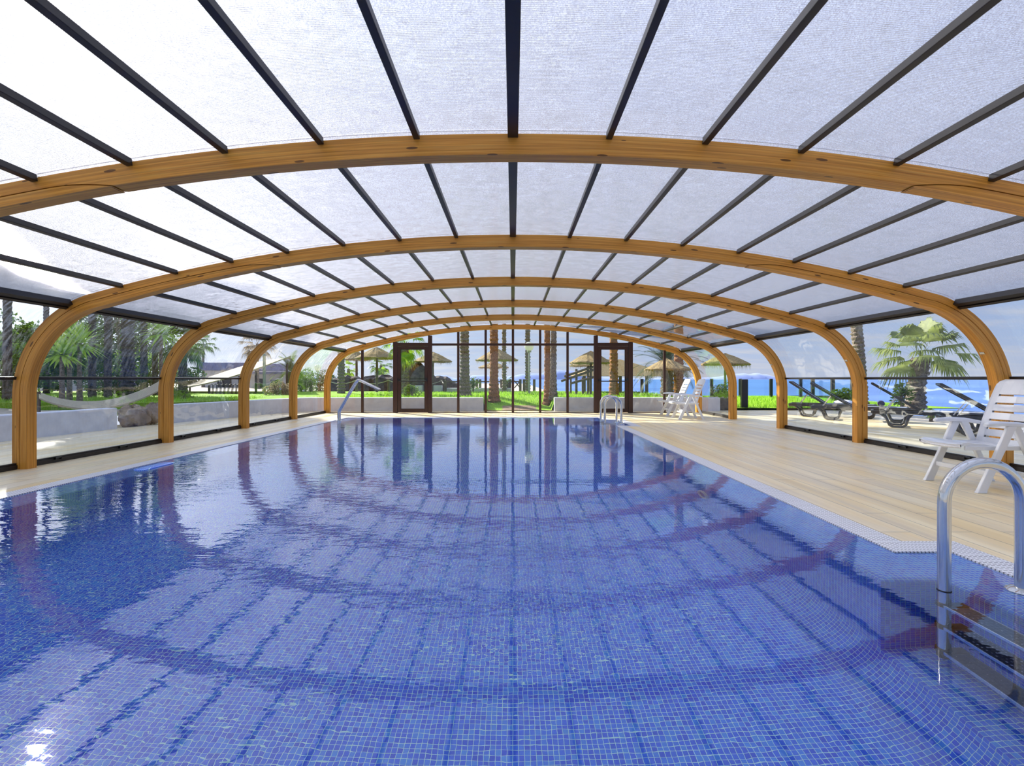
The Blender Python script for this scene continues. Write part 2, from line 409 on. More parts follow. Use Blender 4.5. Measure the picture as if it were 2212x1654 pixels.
# ------------------------------------------------------------ mesh builder
class MB:
    def __init__(s): s.v = []; s.f = []; s.uv = []; s.hasuv = False
    def quad(s, a, b, c, d, uvs=None):
        i = len(s.v); s.v += [tuple(a), tuple(b), tuple(c), tuple(d)]
        s.f.append((i, i+1, i+2, i+3)); s.uv.append(uvs)
        if uvs: s.hasuv = True
    def tri(s, a, b, c):
        i = len(s.v); s.v += [tuple(a), tuple(b), tuple(c)]; s.f.append((i, i+1, i+2)); s.uv.append(None)
    def box(s, x0, x1, y0, y1, z0, z1, M=None):
        p = [(x, y, z) for z in (z0, z1) for y in (y0, y1) for x in (x0, x1)]
        if M is not None: p = [tuple(M @ Vector(q)) for q in p]
        i = len(s.v); s.v += p
        for q in ((0,2,3,1), (4,5,7,6), (0,1,5,4), (2,6,7,3), (0,4,6,2), (1,3,7,5)):
            s.f.append(tuple(i+k for k in q)); s.uv.append(None)
        return s
    def grid(s, rows, closed_u=False, uvf=None, cap=False):
        """rows: list of rings (lists of points); faces between them"""
        n = len(rows[0]); i0 = len(s.v)
        for r in rows: s.v += [tuple(p) for p in r]
        for j in range(len(rows)-1):
            for k in range(n if closed_u else n-1):
                k2 = (k+1) % n
                s.f.append((i0+j*n+k, i0+j*n+k2, i0+(j+1)*n+k2, i0+(j+1)*n+k))
                if uvf: s.uv.append([uvf(j, k), uvf(j, k+1), uvf(j+1, k+1), uvf(j+1, k)]); s.hasuv = True
                else: s.uv.append(None)
        if cap:
            s.f.append(tuple(i0+k for k in range(n))[::-1]); s.uv.append(None)
            s.f.append(tuple(i0+(len(rows)-1)*n+k for k in range(n))); s.uv.append(None)
        return s
    def tube(s, pts, r, n=10, cap=True):
        pts = [Vector(p) for p in pts]; rows = []
        rr = r if isinstance(r, (list, tuple)) else [r]*len(pts)
        up = None
        for i, p in enumerate(pts):
            if i == 0: t = pts[1]-pts[0]
            elif i == len(pts)-1: t = pts[-1]-pts[-2]
            else: t = (pts[i+1]-p).normalized() + (p-pts[i-1]).normalized()
            t.normalize()
            if up is None:
                up = Vector((0,0,1)) if abs(t.z) < .9 else Vector((0,1,0))
            a = t.cross(up).normalized(); up = a.cross(t).normalized()
            rows.append([p + (a*cos(2*pi*k/n) + up*sin(2*pi*k/n))*rr[i] for k in range(n)])
        return s.grid(rows, True, cap=cap)
    def lathe(s, prof, c=(0,0,0), n=24, cap=True):
        c = Vector(c)
        rows = [[c + Vector((r*cos(2*pi*k/n), r*sin(2*pi*k/n), z)) for k in range(n)] for r, z in prof]
        return s.grid(rows, True, cap=cap)
    def bar(s, a, b, w, h, up=(0,0,1)):
        """rectangular bar from a to b, w sideways and h along up"""
        a = Vector(a); b = Vector(b); t = (b-a).normalized(); u = Vector(up)
        sd_ = t.cross(u).normalized(); u = sd_.cross(t).normalized()
        rows = [[p + sd_*(w/2*i) + u*(h/2*j) for i, j in ((-1,-1), (1,-1), (1,1), (-1,1))] for p in (a, b)]
        return s.grid(rows, True, cap=True)
    def prism(s, poly, y0, y1):
        """polygon in x,z extruded in y"""
        n = len(poly); i = len(s.v)
        s.v += [(x, y0, z) for x, z in poly] + [(x, y1, z) for x, z in poly]
        s.f.append(tuple(i+k for k in range(n))); s.uv.append(None)
        s.f.append(tuple(i+n+k for k in range(n))[::-1]); s.uv.append(None)
        for k in range(n):
            k2 = (k+1) % n
            s.f.append((i+k, i+n+k, i+n+k2, i+k2)); s.uv.append(None)
        return s
    def build(s, name, mat, parent=None, smooth=False, bevel=0, loc=None, kind=None, label=None, cat=None, group=None, angle=40):
        me = bpy.data.meshes.new(name); me.from_pydata(s.v, [], s.f); me.validate()
        if s.hasuv:
            l = me.uv_layers.new(name='UVMap')
            for p, u in zip(me.polygons, s.uv):
                if u:
                    for li, q in zip(p.loop_indices, u): l.data[li].uv = q
        me.materials.append(mat)
        if smooth:
            me.shade_smooth()
            if angle: me.set_sharp_from_angle(angle=radians(angle))
        o = bpy.data.objects.new(name, me); col.objects.link(o)
        if parent: o.parent = parent
        if loc is not None: o.location = loc
        if bevel:
            m = o.modifiers.new('bevel', 'BEVEL'); m.width = bevel; m.segments = 2; m.limit_method = 'ANGLE'
        tag(o, label, cat, group, kind)
        return o

def tag(o, label=None, cat=None, group=None, kind=None):
    if label: o['label'] = label
    if cat: o['category'] = cat
    if group: o['group'] = group
    if kind: o['kind'] = kind
    return o
def empty(name, loc=(0,0,0), rz=0, label=None, cat=None, group=None, kind=None):
    o = bpy.data.objects.new(name, None); col.objects.link(o)
    o.location = loc; o.rotation_euler = (0, 0, rz); o.empty_display_size = .1
    return tag(o, label, cat, group, kind)
def copy_tree(o, parent=None):
    c = o.copy(); col.objects.link(c)
    if parent: c.parent = parent
    for ch in list(o.children): copy_tree(ch, c)
    return c
# ============================================================ THE ENCLOSURE
ZC, RB, RK, KX, KZ = 2.5925, 16.98, 1.2, 4.335, .79
PHI1 = math.asin(KX/(RB-RK)); S1 = RB*PHI1; S2 = S1 + RK*(pi/2-PHI1); S3 = S2 + KZ
def prof(s, off=0.0):
    """point of the arch section at arc length s from the crown (s<0 = left), moved off outwards"""
    sg = -1 if s < 0 else 1; a = abs(s)
    if a <= S1:
        f = a/RB; x = (RB+off)*sin(f); z = ZC - RB + (RB+off)*cos(f)
    elif a <= S2:
        f = PHI1 + (a-S1)/RK; x = KX + (RK+off)*sin(f); z = KZ + (RK+off)*cos(f)
    else:
        x = KX + RK + off; z = KZ - (a-S2)
    return sg*x, z
def inner_z(x, off=-.135):
    """height of the arch soffit above ground position x"""
    lo, hi = 0.0, S2
    for _ in range(40):
        m = (lo+hi)/2
        if prof(m, off)[0] < abs(x): lo = m
        else: hi = m
    return prof(lo, off)[1]
def strip(mb, ss, oi, oo, y0, y1, uv=False):
    """solid strip following the section; oi/oo inner and outer offset (number or function)"""
    fi = oi if callable(oi) else (lambda s: oi); fo = oo if callable(oo) else (lambda s: oo)
    rows = []
    for s in ss:
        a = prof(s, fo(s)); b = prof(s, fi(s))
        rows.append([(a[0], y0, a[1]), (b[0], y0, b[1]), (b[0], y1, b[1]), (a[0], y1, a[1])])
    def uvf(j, k):
        s = ss[j]; v = [fo(s), fi(s), fi(s)-(y1-y0), fi(s)-(y1-y0)+(fi(s)-fo(s)), 2*fi(s)-fo(s)-2*(y1-y0)-.0][k]
        return (s + y0*3.7, v + y0*1.3)
    mb.grid(rows, True, uvf=uvf if uv else None, cap=True)
def frange(a, b, n): return [a + (b-a)*i/n for i in range(n+1)]

Y1 = 3.14; DY = 2.2; TH = .113
ARCH_Y = [Y1 + DY*i for i in range(6)]
JOIN = 2.62
def outer_in(s):
    a = abs(s)
    if a < JOIN: return -.135
    if a < JOIN+.42: return -.135 + .058*sin((a-JOIN)/.42*pi/2)
    return -.077
def knee_out(s):
    return outer_in(s) - .007
def knee_in(s):
    a = abs(s); return -.135 - .027*min(1, max(0, (a-JOIN)/1.9))
arch_labels = [
 'nearest honey-coloured timber arch, spanning the top with both feet out of frame',
 'second timber arch from the viewer, its right foot hidden behind the large white chair',
 'third timber arch from the viewer, both feet on the pale deck beside the pool',
 'fourth timber arch from the viewer, on the near side of the open doorway bay',
 'fifth timber arch from the viewer, on the far side of the open doorway bay',
 'farthest timber arch, standing directly against the glazed end wall']
for i, y in enumerate(ARCH_Y):
    t = empty('timber_arch', (0, y, 0), 0, arch_labels[i], 'arch', 'laminated timber arches of the pool enclosure')
    mb = MB(); ss = sorted(set(frange(-S3, -JOIN-.42, 46) + frange(-JOIN-.42, -JOIN, 8) + frange(-JOIN, JOIN, 40) + frange(JOIN, JOIN+.42, 8) + frange(JOIN+.42, S3, 46)))
    strip(mb, ss, outer_in, 0.0, 0, TH, True); mb.build('outer_lamination', M_WOOD, t)
    for sg in (-1, 1):
        mb = MB(); ss = [sg*q for q in frange(JOIN+.02, S3, 70)]
        strip(mb, ss, knee_in, knee_out, 0, TH, True); mb.build('knee_lamination', M_WOOD, t)
        mb = MB(); ss = [sg*q for q in frange(JOIN+.03, S3-.01, 60)]
        strip(mb, ss, lambda s: knee_out(s)-.001, lambda s: outer_in(s)+.001, .02, TH-.02); mb.build('joint_seal', M_GROOVE, t)
    if i in (1, 2, 3):     # small reflector fixed on the soffit of the right-hand knee
        a = prof(S1+.95, -.166); q = MB(); q.bar((a[0], .03, a[1]), (a[0], .085, a[1]), .028, .012, (-.8, 0, -.5))
        q.build('soffit_clip', M_STEEL, t, bevel=.003)

# roof bays: purlins, side rails and the multiwall sheets; one ceiling section per bay
bays = [(-3.46, .94), (.94, 3.14)] + [(ARCH_Y[i], ARCH_Y[i+1]) for i in range(5)]
SP = .625; SR = 5.0
assert len(bays) == 7
for bi, (a, b) in enumerate(bays):
    y0 = a + (TH if bi >= 2 else 0) + .002; y1 = b - .002
    if bi == 0: y0, y1 = -3.46, .93
    c = empty('ceiling', (0, 0, 0), kind='structure')
    tag(c, 'translucent ribbed roof ' + ['behind the viewer', 'overhead, in front of the nearest arch', 'between the nearest and second arches', 'between the second and third arches',
        'between the third and fourth arches', 'above the open doorway bay, with clear sheets at its right end', 'between the fifth arch and the end wall'][bi])
    for k in range(-7, 8):
        mb = MB(); wd = .034 if k == 0 else .020
        strip(mb, [k*SP-wd, k*SP, k*SP+wd], -.028, .018, y0, y1); mb.build('purlin', M_ALU, c, bevel=.003)
    for sg in (-1, 1):
        mb = MB(); strip(mb, [sg*(SR-.045), sg*SR, sg*(SR+.01)], -.045, .022, y0, y1)
        strip(mb, [sg*(SR+.018), sg*(SR+.035), sg*(SR+.055)], -.055, .01, y0, y1)
        strip(mb, [sg*(SR+.005), sg*(SR+.022)], -.03, .012, y0, y1)
        mb.build('eaves_rail', M_ALU, c)
    for k in range(-8, 8):
        mb = MB(); ya = a+.002 if bi else -3.46
        strip(mb, frange(k*SP+.003, (k+1)*SP-.003, 4), .0185, .030, ya, b - .002)
        mb.build('roof_sheet', M_SHEET_R if (bi == 5 and k >= 5) else M_POLY, c, smooth=True, angle=30)

# side walls
for sg, nm in ((-1, 'left'), (1, 'right')):
    W = empty('wall_' + nm, (0, 0, 0), kind='structure')
    for bi, (a, b) in enumerate(bays):
        y0 = a + (TH if bi >= 2 else 0) + .002; y1 = b - .002
        if bi == 0: y0, y1 = -3.46, .93
        if sg > 0 and bi == 5: continue        # the open doorway bay
        mb = MB(); ya = a+.003 if bi else -3.46
        strip(mb, [sg*q for q in frange(SR+.03, S2, 16)] + [sg*(S3-.03)], .006, .010, ya, b-.003)
        mb.build('clear_sheet', M_SHEET_L if sg < 0 else M_SHEET_R, W, smooth=True, angle=30)
        if bi < 5:
            mb = MB(); sm = S1 + RK*(radians(79.4)-PHI1)
            strip(mb, [sg*(sm-.016), sg*(sm+.016)], -.03, .004, y0, y1); mb.build('mid_rail', M_ALU, W)
        r = MB(); x = sg*5.50
        r.box(x-.03, x+.03, y0, y1, .0, .05); r.box(x-.018, x+.018, y0, y1, .05, .07)
        r = r.build('bottom_rail', M_ALU, W, bevel=.004)
        if bi < 6:
            for yy, ln in ((y0+.30, .09), ((y0+y1)/2+.2, .15)):
                q = MB(); xi = x - sg*.045
                q.box(xi-.012, xi+.012, yy, yy+ln, .052, .064); q.box(xi-.015, xi+.015, yy, yy+.02, .035, .064)
                q.box(xi-.015, xi+.015, yy+ln-.02, yy+ln, .035, .064)
                q.build('latch', M_BLACK, r)

# far glazed end wall
YE = ARCH_Y[5] + .06
W = empty('wall_far', (0, 0, 0), kind='structure')
def mull(x0, x1, z0, z1, name='mullion', par=None, mat=None, d=.03):
    m = MB(); m.box(min(x0, x1), max(x0, x1), YE-d, YE+d, z0, z1); return m.build(name, mat or M_DOORFR, par or W, bevel=.003)
TZ = 2.01
for x, hw in ((-4.42, .035), (4.45, .035), (-1.605, .034), (-.80, .034), (0, .036), (.80, .034), (1.605, .034)):
    mull(x-hw, x+hw, .0, inner_z(abs(x)+hw, -.14 if abs(x) < 3 else -.15))
for sg in (-1, 1):
    for u0, u1 in ((2.375, 2.49), (3.385, 3.515)):
        mull(sg*u0, sg*u1, 0, inner_z(u1, -.14), 'door_post', d=.045)
for u0, u1 in ((-2.375, -1.64), (-1.571, -.834), (-.766, -.036), (.036, .766), (.834, 1.571), (1.64, 2.375)):
    mull(u0, u1, TZ-.035, TZ+.03, 'transom', d=.025)
for sg in (-1, 1): mull(sg*2.49, sg*3.385, TZ-.05, TZ+.045, 'door_header', d=.04)
m = MB()
for u0, u1 in ((-5.36, -3.52), (-2.37, 2.37), (3.52, 5.36)): m.box(u0, u1, YE-.03, YE+.03, -.001, .018)
m.build('sill', M_DOORFR, W)
def pane(u0, u1, z0, top, par=None, name='glass_pane'):
    """pane between u0 and u1 from z0 up to the soffit (top=None) or a height"""
    n = 10; m = MB()
    f = (lambda u: inner_z(u, -.13)) if top is None else (lambda u: top)
    poly = [(u0, z0), (u1, z0)] + [(u, f(u)) for u in frange(u1, u0, n)]
    m.prism(poly, YE-.003, YE+.003); return m.build(name, M_GLASS, par or W)
es = [-4.385, -3.52]; 
pane(-4.386, -3.516, .018, None); pane(3.516, 4.416, .018, None)
for sg in (-1, 1):
    m = MB(); poly = [(sg*4.46, .018), (sg*5.36, .018)] + [(sg*u, inner_z(u, -.15)) for u in frange(5.36, 4.46, 12)]
    m.prism(poly, YE-.003, YE+.003); m.build('glass_pane', M_GLASS, W)
for u0, u1 in ((-2.375, -1.64), (-1.571, -.834), (-.766, -.036), (.036, .766), (.834, 1.571), (1.64, 2.375)):
    pane(u0, u1, .018, TZ-.035); pane(u0, u1, TZ+.03, None)
for sg in (-1, 1): pane(min(sg*2.49, sg*3.385), max(sg*2.49, sg*3.385), TZ+.045, None)

for n_, sg in ((1, -1), (2, 1)):
    D = empty('door_%d' % n_, (sg*2.9375, YE, 0), kind='structure')
    hw = .4425; zt = 1.955
    leaf = MB(); gx, g0, g1 = .352, .115, 1.868
    leaf.prism([(-hw, .012), (-gx, .012), (-gx, zt), (-hw, zt)], -.03, .03); leaf.prism([(gx, .012), (hw, .012), (hw, zt), (gx, zt)], -.03, .03)
    leaf.prism([(-gx, .012), (gx, .012), (gx, g0), (-gx, g0)], -.03, .03); leaf.prism([(-gx, g1), (gx, g1), (gx, zt), (-gx, zt)], -.03, .03)
    leaf = leaf.build('door_leaf', M_DOORFR, D, bevel=.004)
    g = MB(); g.box(-gx, gx, -.004, .004, g0, g1); g.build('door_glass', M_GLASS, leaf)
    bead = MB()
    for x0, x1, z0, z1 in ((-gx, -gx+.012, g0, g1), (gx-.012, gx, g0, g1), (-gx, gx, g0, g0+.012), (-gx, gx, g1-.012, g1)): bead.box(x0, x1, -.02, -.006, z0, z1)
    bead.build('glazing_bead', M_BLACK, leaf)
    pb = MB(); pb.tube([(-.40, -.035, .955), (-.395, -.075, .945), (-.34, -.095, .93), (.34, -.095, .93), (.395, -.075, .945), (.40, -.035, .955)], .014, 10)
    pb.box(-.43, -.37, -.06, -.03, .93, .99); pb.box(.37, .43, -.06, -.03, .93, 1.03)
    pb.build('push_bar', M_BLACK, D, smooth=True)
    hg = MB()
    for z in (.25, 1.0, 1.75): hg.tube([(sg*.445, -.036, z-.04), (sg*.445, -.036, z+.04)], .009, 8)
    hg.build('hinge', M_BLACK, D)

# ============================================================ THE POOL
def offset_poly(pts, d):
    """inward offset of a counter-clockwise rectilinear polygon"""
    n = len(pts); out = []
    for i in range(n):
        p, q, r = Vector(pts[i-1]), Vector(pts[i]), Vector(pts[(i+1) % n])
        a = (q-p).normalized(); b = (r-q).normalized()
        na = Vector((-a.y, a.x)); nb = Vector((-b.y, b.x))
        out.append(q + na*d + nb*d if abs(a.dot(b)) < .5 else q + na*d)
    return out
WX0, WX1, WY0, WY1 = -4.28, 2.215, -.55, 12.5
NX = 2.54; N1 = (1.3, 2.8); N2 = (10.34, 11.82)
OUTL = [(WX0, WY0), (WX1, WY0), (WX1, N1[0]), (NX, N1[0]), (NX, N1[1]), (WX1, N1[1]), (WX1, N2[0]), (NX, N2[0]), (NX, N2[1]), (WX1, N2[1]), (WX1, WY1), (WX0, WY1)]
def sweep(mb, outline, profile):
    n = len(outline); rings = [offset_poly(outline, d) for d, z in profile]
    v = [0]
    for (d0, z0), (d1, z1) in zip(profile, profile[1:]): v.append(v[-1] + math.hypot(d1-d0, z1-z0))
    for i in range(n):
        j = (i+1) % n
        t = (Vector(outline[j])-Vector(outline[i])).normalized()
        for k in range(len(profile)-1):
            A, B, C, D_ = rings[k][i], rings[k][j], rings[k+1][j], rings[k+1][i]
            z0, z1 = profile[k][1], profile[k+1][1]
            u = [q.dot(t) for q in (A, B, C, D_)]
            mb.quad((A.x, A.y, z0), (B.x, B.y, z0), (C.x, C.y, z1), (D_.x, D_.y, z1),
                    [(u[0], v[k]), (u[1], v[k]), (u[2], v[k+1]), (u[3], v[k+1])])
pool = empty('swimming_pool', (0, 0, 0), 0, 'long deck-level swimming pool lined with small blue mosaic tiles', 'swimming pool')
LD, DEP, CR = .35, 1.13, .30      # ledge width, floor depth, cove radius
LEV = .88
pr = [(0, 0.0), (0, -.012), (.295, -.034)] + [(.295+.055*sin(a), -.034-.055*(1-cos(a))) for a in (radians(q) for q in (20, 40, 60, 75, 90))] + [(LD, -LEV)]
m = MB(); sweep(m, OUTL, pr); m.build('tiled_wall_and_ledge', M_TILE, pool, smooth=True, angle=35)
RECT = [(WX0+LD, WY0+LD), (WX1-LD, WY0+LD), (WX1-LD, WY1-LD), (WX0+LD, WY1-LD)]
ph0 = math.asin((LEV-(DEP-CR))/CR)
pr2 = [(CR*(1-cos(a)) , -(DEP-CR)-CR*sin(a)) for a in frange(ph0, pi/2, 12)]
pr2 = [(d-pr2[0][0], z) for d, z in pr2]
m = MB(); sweep(m, RECT, pr2); m.build('tiled_cove', M_TILE, pool, smooth=True, angle=60)
fl = offset_poly(RECT, pr2[-1][0]); m = MB()
m.quad(*[(q.x, q.y, -DEP) for q in fl], [(q.x, q.y) for q in fl]); m.build('tiled_floor', M_TILE, pool)
for a, b in (N1, N2):
    m = MB(); x0, x1, y0, y1 = WX1-LD, NX-LD, a+LD, b-LD
    m.quad((x0, y0, -LEV), (x1, y0, -LEV), (x1, y1, -LEV), (x0, y1, -LEV), [(x0, y0), (x1, y0), (x1, y1), (x0, y1)])
    m.build('ladder_niche_floor', M_TILE, pool)
# overflow grate all round
GW = .175
m = MB(); sweep(m, OUTL, [(.004, -.012), (.004, .001), (-GW, .001), (-GW, -.012)]); m.build('overflow_grate', M_GRATE, pool, label='white slotted overflow grate')
# recessed lights
def pool_light(x, y, z, sg):
    M = Matrix.Translation((x, y, z)) @ Matrix.Rotation(sg*pi/2, 4, 'Y')
    q = MB(); q.lathe([(.075, .0), (.115, .0), (.12, .012), (.112, .022), (.082, .022), (.075, .010)], n=32, cap=False)
    q.v = [tuple(M @ Vector(p)) for p in q.v]; o = q.build('pool_light', M_LAMP, pool, smooth=True, label='pale round underwater light')
    q = MB(); q.lathe([(.0, .012), (.076, .008)], n=32, cap=False); q.v = [tuple(M @ Vector(p)) for p in q.v]
    q.build('lens', M_LENS, o)
pool_light(WX1-LD, 4.72, -.53, -1)
for y in (5.15, 5.75, 3.4): pool_light(WX0+LD, y, -.36, 1)
# tiled bump of a return inlet on the left ledge
m = MB(); rows = []
for zz_, s_ in ((-.02, 1.0), (.0, 1.0), (.006, .9), (.008, .7)):
    rows.append([(-4.11 + .075*s_*cos(a)*1.0, 5.55 + (.20*s_*(1 if sin(a) > 0 else -1)) + .06*s_*sin(a), zz_) for a in frange(0, 2*pi*23/24, 23)])
m.grid(rows, True, uvf=lambda j, k: (k*.0255, j*.0255), cap=True); m.build('tiled_inlet_cover', M_TILE, pool, smooth=True)

def cells(xs, ys, inside, z, mb):
    for x0, x1 in zip(xs, xs[1:]):
        for y0, y1 in zip(ys, ys[1:]):
            if inside((x0+x1)/2, (y0+y1)/2): mb.quad((x0, y0, z), (x1, y0, z), (x1, y1, z), (x0, y1, z))
def in_outl(x, y, g=0.0):
    if WX0-g < x < WX1+g and WY0-g < y < WY1+g: return True
    return any(WX1 < x < NX+g and a-g < y < b+g for a, b in (N1, N2))
m = MB(); cells([WX0, WX1, NX], [WY0, N1[0], N1[1], N2[0], N2[1], WY1], lambda x, y: in_outl(x, y), -.006, m)
m.build('pool_water', M_WATER, kind='stuff', label='clear rippled water filling the pool to deck level', cat='water')

# deck
DX0, DX1, DY0, DYF = -8.6, 9.4, -3.6, 15.15
m = MB(); g = GW
cells([DX0, WX0-g, WX1+g, NX+g, 6.4, DX1], [DY0, WY0-g, N1[0]-g, N1[1]+g, N2[0]-g, N2[1]+g, WY1+g, DYF, 15.7],
      lambda x, y: not in_outl(x, y, g) and (y < DYF or x > 6.4), 0.0, m)
dk = m.build('floor', M_DECK, kind='structure', label='pale wood-look plank tiles around the pool')
m = MB(); m.box(DX0, WX0-g, DY0, DYF, -.5, -.02); m.box(WX1+g+.35, DX1, DY0, DYF, -.5, -.02); m.box(DX0, DX1, 12.75, DYF, -.5, -.02)
m.build('deck_base', M_SAND, kind='structure')

# ============================================================ LADDERS AND HANDRAIL
def ladder(loc, label):
    t = empty('pool_ladder', loc, 0, label, 'ladder', 'stainless pool ladders in the right-hand niches')
    # local x: 0 = pool-side post, .37 = deck post; local y 0..-.5
    for y in (0, -.50):
        m = MB(); r = .185; zc = .415
        pts = [(0, y, -.74), (0, y, -.2), (0, y, 0), (0, y, .2), (0, y, zc)] + [(r-r*cos(a), y, zc+r*sin(a)) for a in frange(0, pi, 18)][1:] + [(2*r, y, .2), (2*r, y, -.005)]
        m.tube(pts, .0265, 16); side = m.build('side_rail', M_STEEL, t, smooth=True)
        f = MB(); f.lathe([(.06, -.018), (.062, -.008), (.045, .004), (.029, .008)], (2*r, y, 0), 28); f.build('flange', M_STEEL, side, smooth=True)
        c = MB(); c.lathe([(.0, -.775), (.03, -.77), (.03, -.735), (.027, -.73)], (0, y, 0), 16); c.build('foot_cap', M_CAP, side, smooth=True)
        c = MB(); c.lathe([(.0275, -.012), (.0285, -.010), (.0285, -.004), (.0275, -.002)], (0, y, 0), 20, cap=False); c.build('sleeve_joint', M_CAP, side)
    for z in (-.18, -.44, -.70):
        m = MB(); m.box(-.022, .075, -.475, -.025, z-.004, z)
        s = m.build('tread', M_TREAD, t)
        for a, b in ((-.026, -.020), (.075, .080)):
            q = MB(); q.box(a, b, -.475, -.025, z-.024, z+.003); q.build('tread_lip', M_LIP, s, bevel=.001)
        for y0, y1 in ((-.045, .034), (-.534, -.455)):
            e = MB(); e.lathe([(.031, z-.035), (.034, z-.03), (.034, z+.008), (.030, z+.012)], (0, 0 if y0 > -.1 else -.5, 0), 18)
            e.box(.0, .082, y0 if y0 > -.1 else -.475, .0 if y0 > -.1 else y1, z-.028, z+.006); e.build('tread_bracket', M_CAP, s)
    return t
ladder((2.052, 2.30, -.0), 'large stainless steel pool ladder in the foreground niche at lower right')
ladder((2.052, 11.29, -.0), 'small distant stainless steel pool ladder in front of the right door')

t = empty('handrail', (-4.20, 11.62, 0), 0, 'stainless double handrail bending up and over the far left pool corner', 'handrail')
for dy in (0, .11):
    m = MB(); 
    pts = [(0, dy, -.03), (0, dy, .20), (.012, dy, .25), (.05, dy, .31), (.40, dy, .90), (.44, dy, .955), (.48, dy, .97), (.53, dy, .955), (.98, dy, .74)]
    m.tube(pts, .024, 12); m.build('rail_tube', M_STEEL, t, smooth=True, angle=60)
m = MB(); m.lathe([(.075, -.012), (.075, -.003), (.05, .006), (.02, .008)], (0, .055, 0), 24); m.build('base_flange', M_STEEL, t, smooth=True)

# ============================================================ WHITE FOLDING CHAIRS
def chair(loc, label, group=None):
    """faces -x; local origin on the floor below the arm joint; width along y"""
    t = empty('folding_chair', loc, 0, label, 'chair', group)
    W2 = .255
    for sg in (-1, 1):
        y = sg*W2
        for nm, xf in (('front_leg', -.29), ('rear_leg', .30)):
            m = MB(); dx = -.02 if xf < 0 else .04; yy = y + sg*(.012 if xf < 0 else -.012)
            top = Vector((dx, yy, .585)); bot = Vector((xf, yy, .0))
            rows = []
            for f_, wd in ((0, .088), (.04, .080), (.5, .070), (.9, .075), (1, .075)) if xf < 0 else ((0, .070), (.04, .062), (.5, .056), (.9, .064), (1, .066)):
                c = bot.lerp(top, f_); h = .016 + .004*(f_ < .03)
                rows.append([c + Vector((a*wd/2, b*h, 0)) for a, b in ((-1,-1), (1,-1), (1,1), (-1,1))])
            m.grid(rows, True, cap=True); m.build(nm, M_WPLAST, t, bevel=.006)
        m = MB(); rows = []
        for x, z, wd, th in ((-.24, .592, .035, .010), (-.225, .600, .052, .018), (-.10, .606, .058, .020), (.05, .600, .055, .020), (.20, .575, .045, .018), (.27, .556, .035, .014)):
            rows.append([(x, y+a*wd/2, z+b*th) for a, b in ((-1,-1), (1,-1), (1,.3), (.5,1), (-.5,1), (-1,.3))])
        m.grid(rows, True, cap=True); m.build('armrest', M_WPLAST, t, smooth=True, bevel=.004)
    # seat: a gently dished shell
    rows = []
    sp = [(-.41, .405), (-.42, .418), (-.38, .432), (-.28, .425), (-.12, .408), (.04, .398), (.16, .402), (.20, .405)]
    top = [[(x, -.215+.43*k/10, z-.012*(1-((k-5)/5)**2)) for k in range(11)] for x, z in sp]
    m = MB(); m.grid(top); bt = [[(p[0], p[1], p[2]-.022) for p in r] for r in top]
    m.grid([r[::-1] for r in bt])
    for r, q in ((top[0], bt[0]), (bt[-1], top[-1])): m.grid([r, q][::-1])
    m.grid([[r[0] for r in top], [r[0] for r in bt]]); m.grid([[r[-1] for r in bt], [r[-1] for r in top]])
    seat = m.build('seat', M_WPLAST, t, smooth=True, angle=50)
    for a in (-.225, .205):
        m = MB(); m.box(-.38, .20, a, a+.02, .365, .405); m.build('seat_rim', M_WPLAST, seat, bevel=.006)
    # back: curved shell with six slots
    def bp(h):                  # h 0..1 up the back
        return Vector((.13 + .235*h + .03*sin(h*pi)*-.6, 0, .365 + .63*h))
    slots = [.135 + .125*i for i in range(6)]
    hs = [0.0]
    for s_ in slots: hs += [s_-.014, s_+.014]
    hs += [.93, .97, 1.0]
    ys = [-.225, -.165, -.08, 0, .08, .165, .225]
    m = MB(); d = Vector((.018, 0, -.006))
    def hw(h): return .225*(1.0 if h < .9 else sqrt(max(0, 1-((h-.9)/.1)**2))*.28+.72)
    P_ = lambda h, y: bp(h) + Vector((.02*(1-(y/.225)**2), y*hw(h)/.225, 0))
    for a, b in zip(hs, hs[1:]):
        slot = any(abs((a+b)/2 - s_) < .003 for s_ in slots)
        for i_, (u, v_) in enumerate(zip(ys, ys[1:])):
            if slot and 0 < i_ < 5: continue
            A, B, C, D_ = P_(a, u), P_(a, v_), P_(b, v_), P_(b, u)
            m.quad(A, D_, C, B); m.quad(A+d, B+d, C+d, D_+d)
    # slot and outer edges
    for s_ in slots:
        for h in (s_-.014, s_+.014):
            for u, v_ in zip(ys[1:-1], ys[2:-1]): m.quad(P_(h, u), P_(h, v_), P_(h, v_)+d, P_(h, u)+d)
    for a, b in zip(hs, hs[1:]):
        for y in (-.225, .225): m.quad(P_(a, y), P_(b, y), P_(b, y)+d, P_(a, y)+d)
    for u, v_ in zip(ys, ys[1:]):
        for h in (0, 1.0): m.quad(P_(h, u), P_(h, v_), P_(h, v_)+d, P_(h, u)+d)
    back = m.build('backrest', M_WPLAST, t)
    for sg in (-1, 1):
        m = MB(); m.tube([P_(h, sg*.222)+d*.5 for h in frange(0, .93, 14)], .012, 8)
        m.build('back_stile', M_WPLAST, back, smooth=True)
    for x, z in ((-.215, .17), (.235, .13)):
        m = MB(); m.box(x-.012, x+.012, -W2, W2, z-.022, z+.022); m.build('stretcher', M_WPLAST, t, bevel=.006)
    return t
chair((4.385, 4.50, 0), 'large white slatted plastic folding chair in the right foreground beside the near ladder')
chair((4.41, 12.20, 0), 'nearer of the two small white folding chairs by the far right corner', 'white folding chairs at the far end')
chair((4.42, 13.22, 0), 'farther of the two small white folding chairs, half hidden behind the other', 'white folding chairs at the far end')
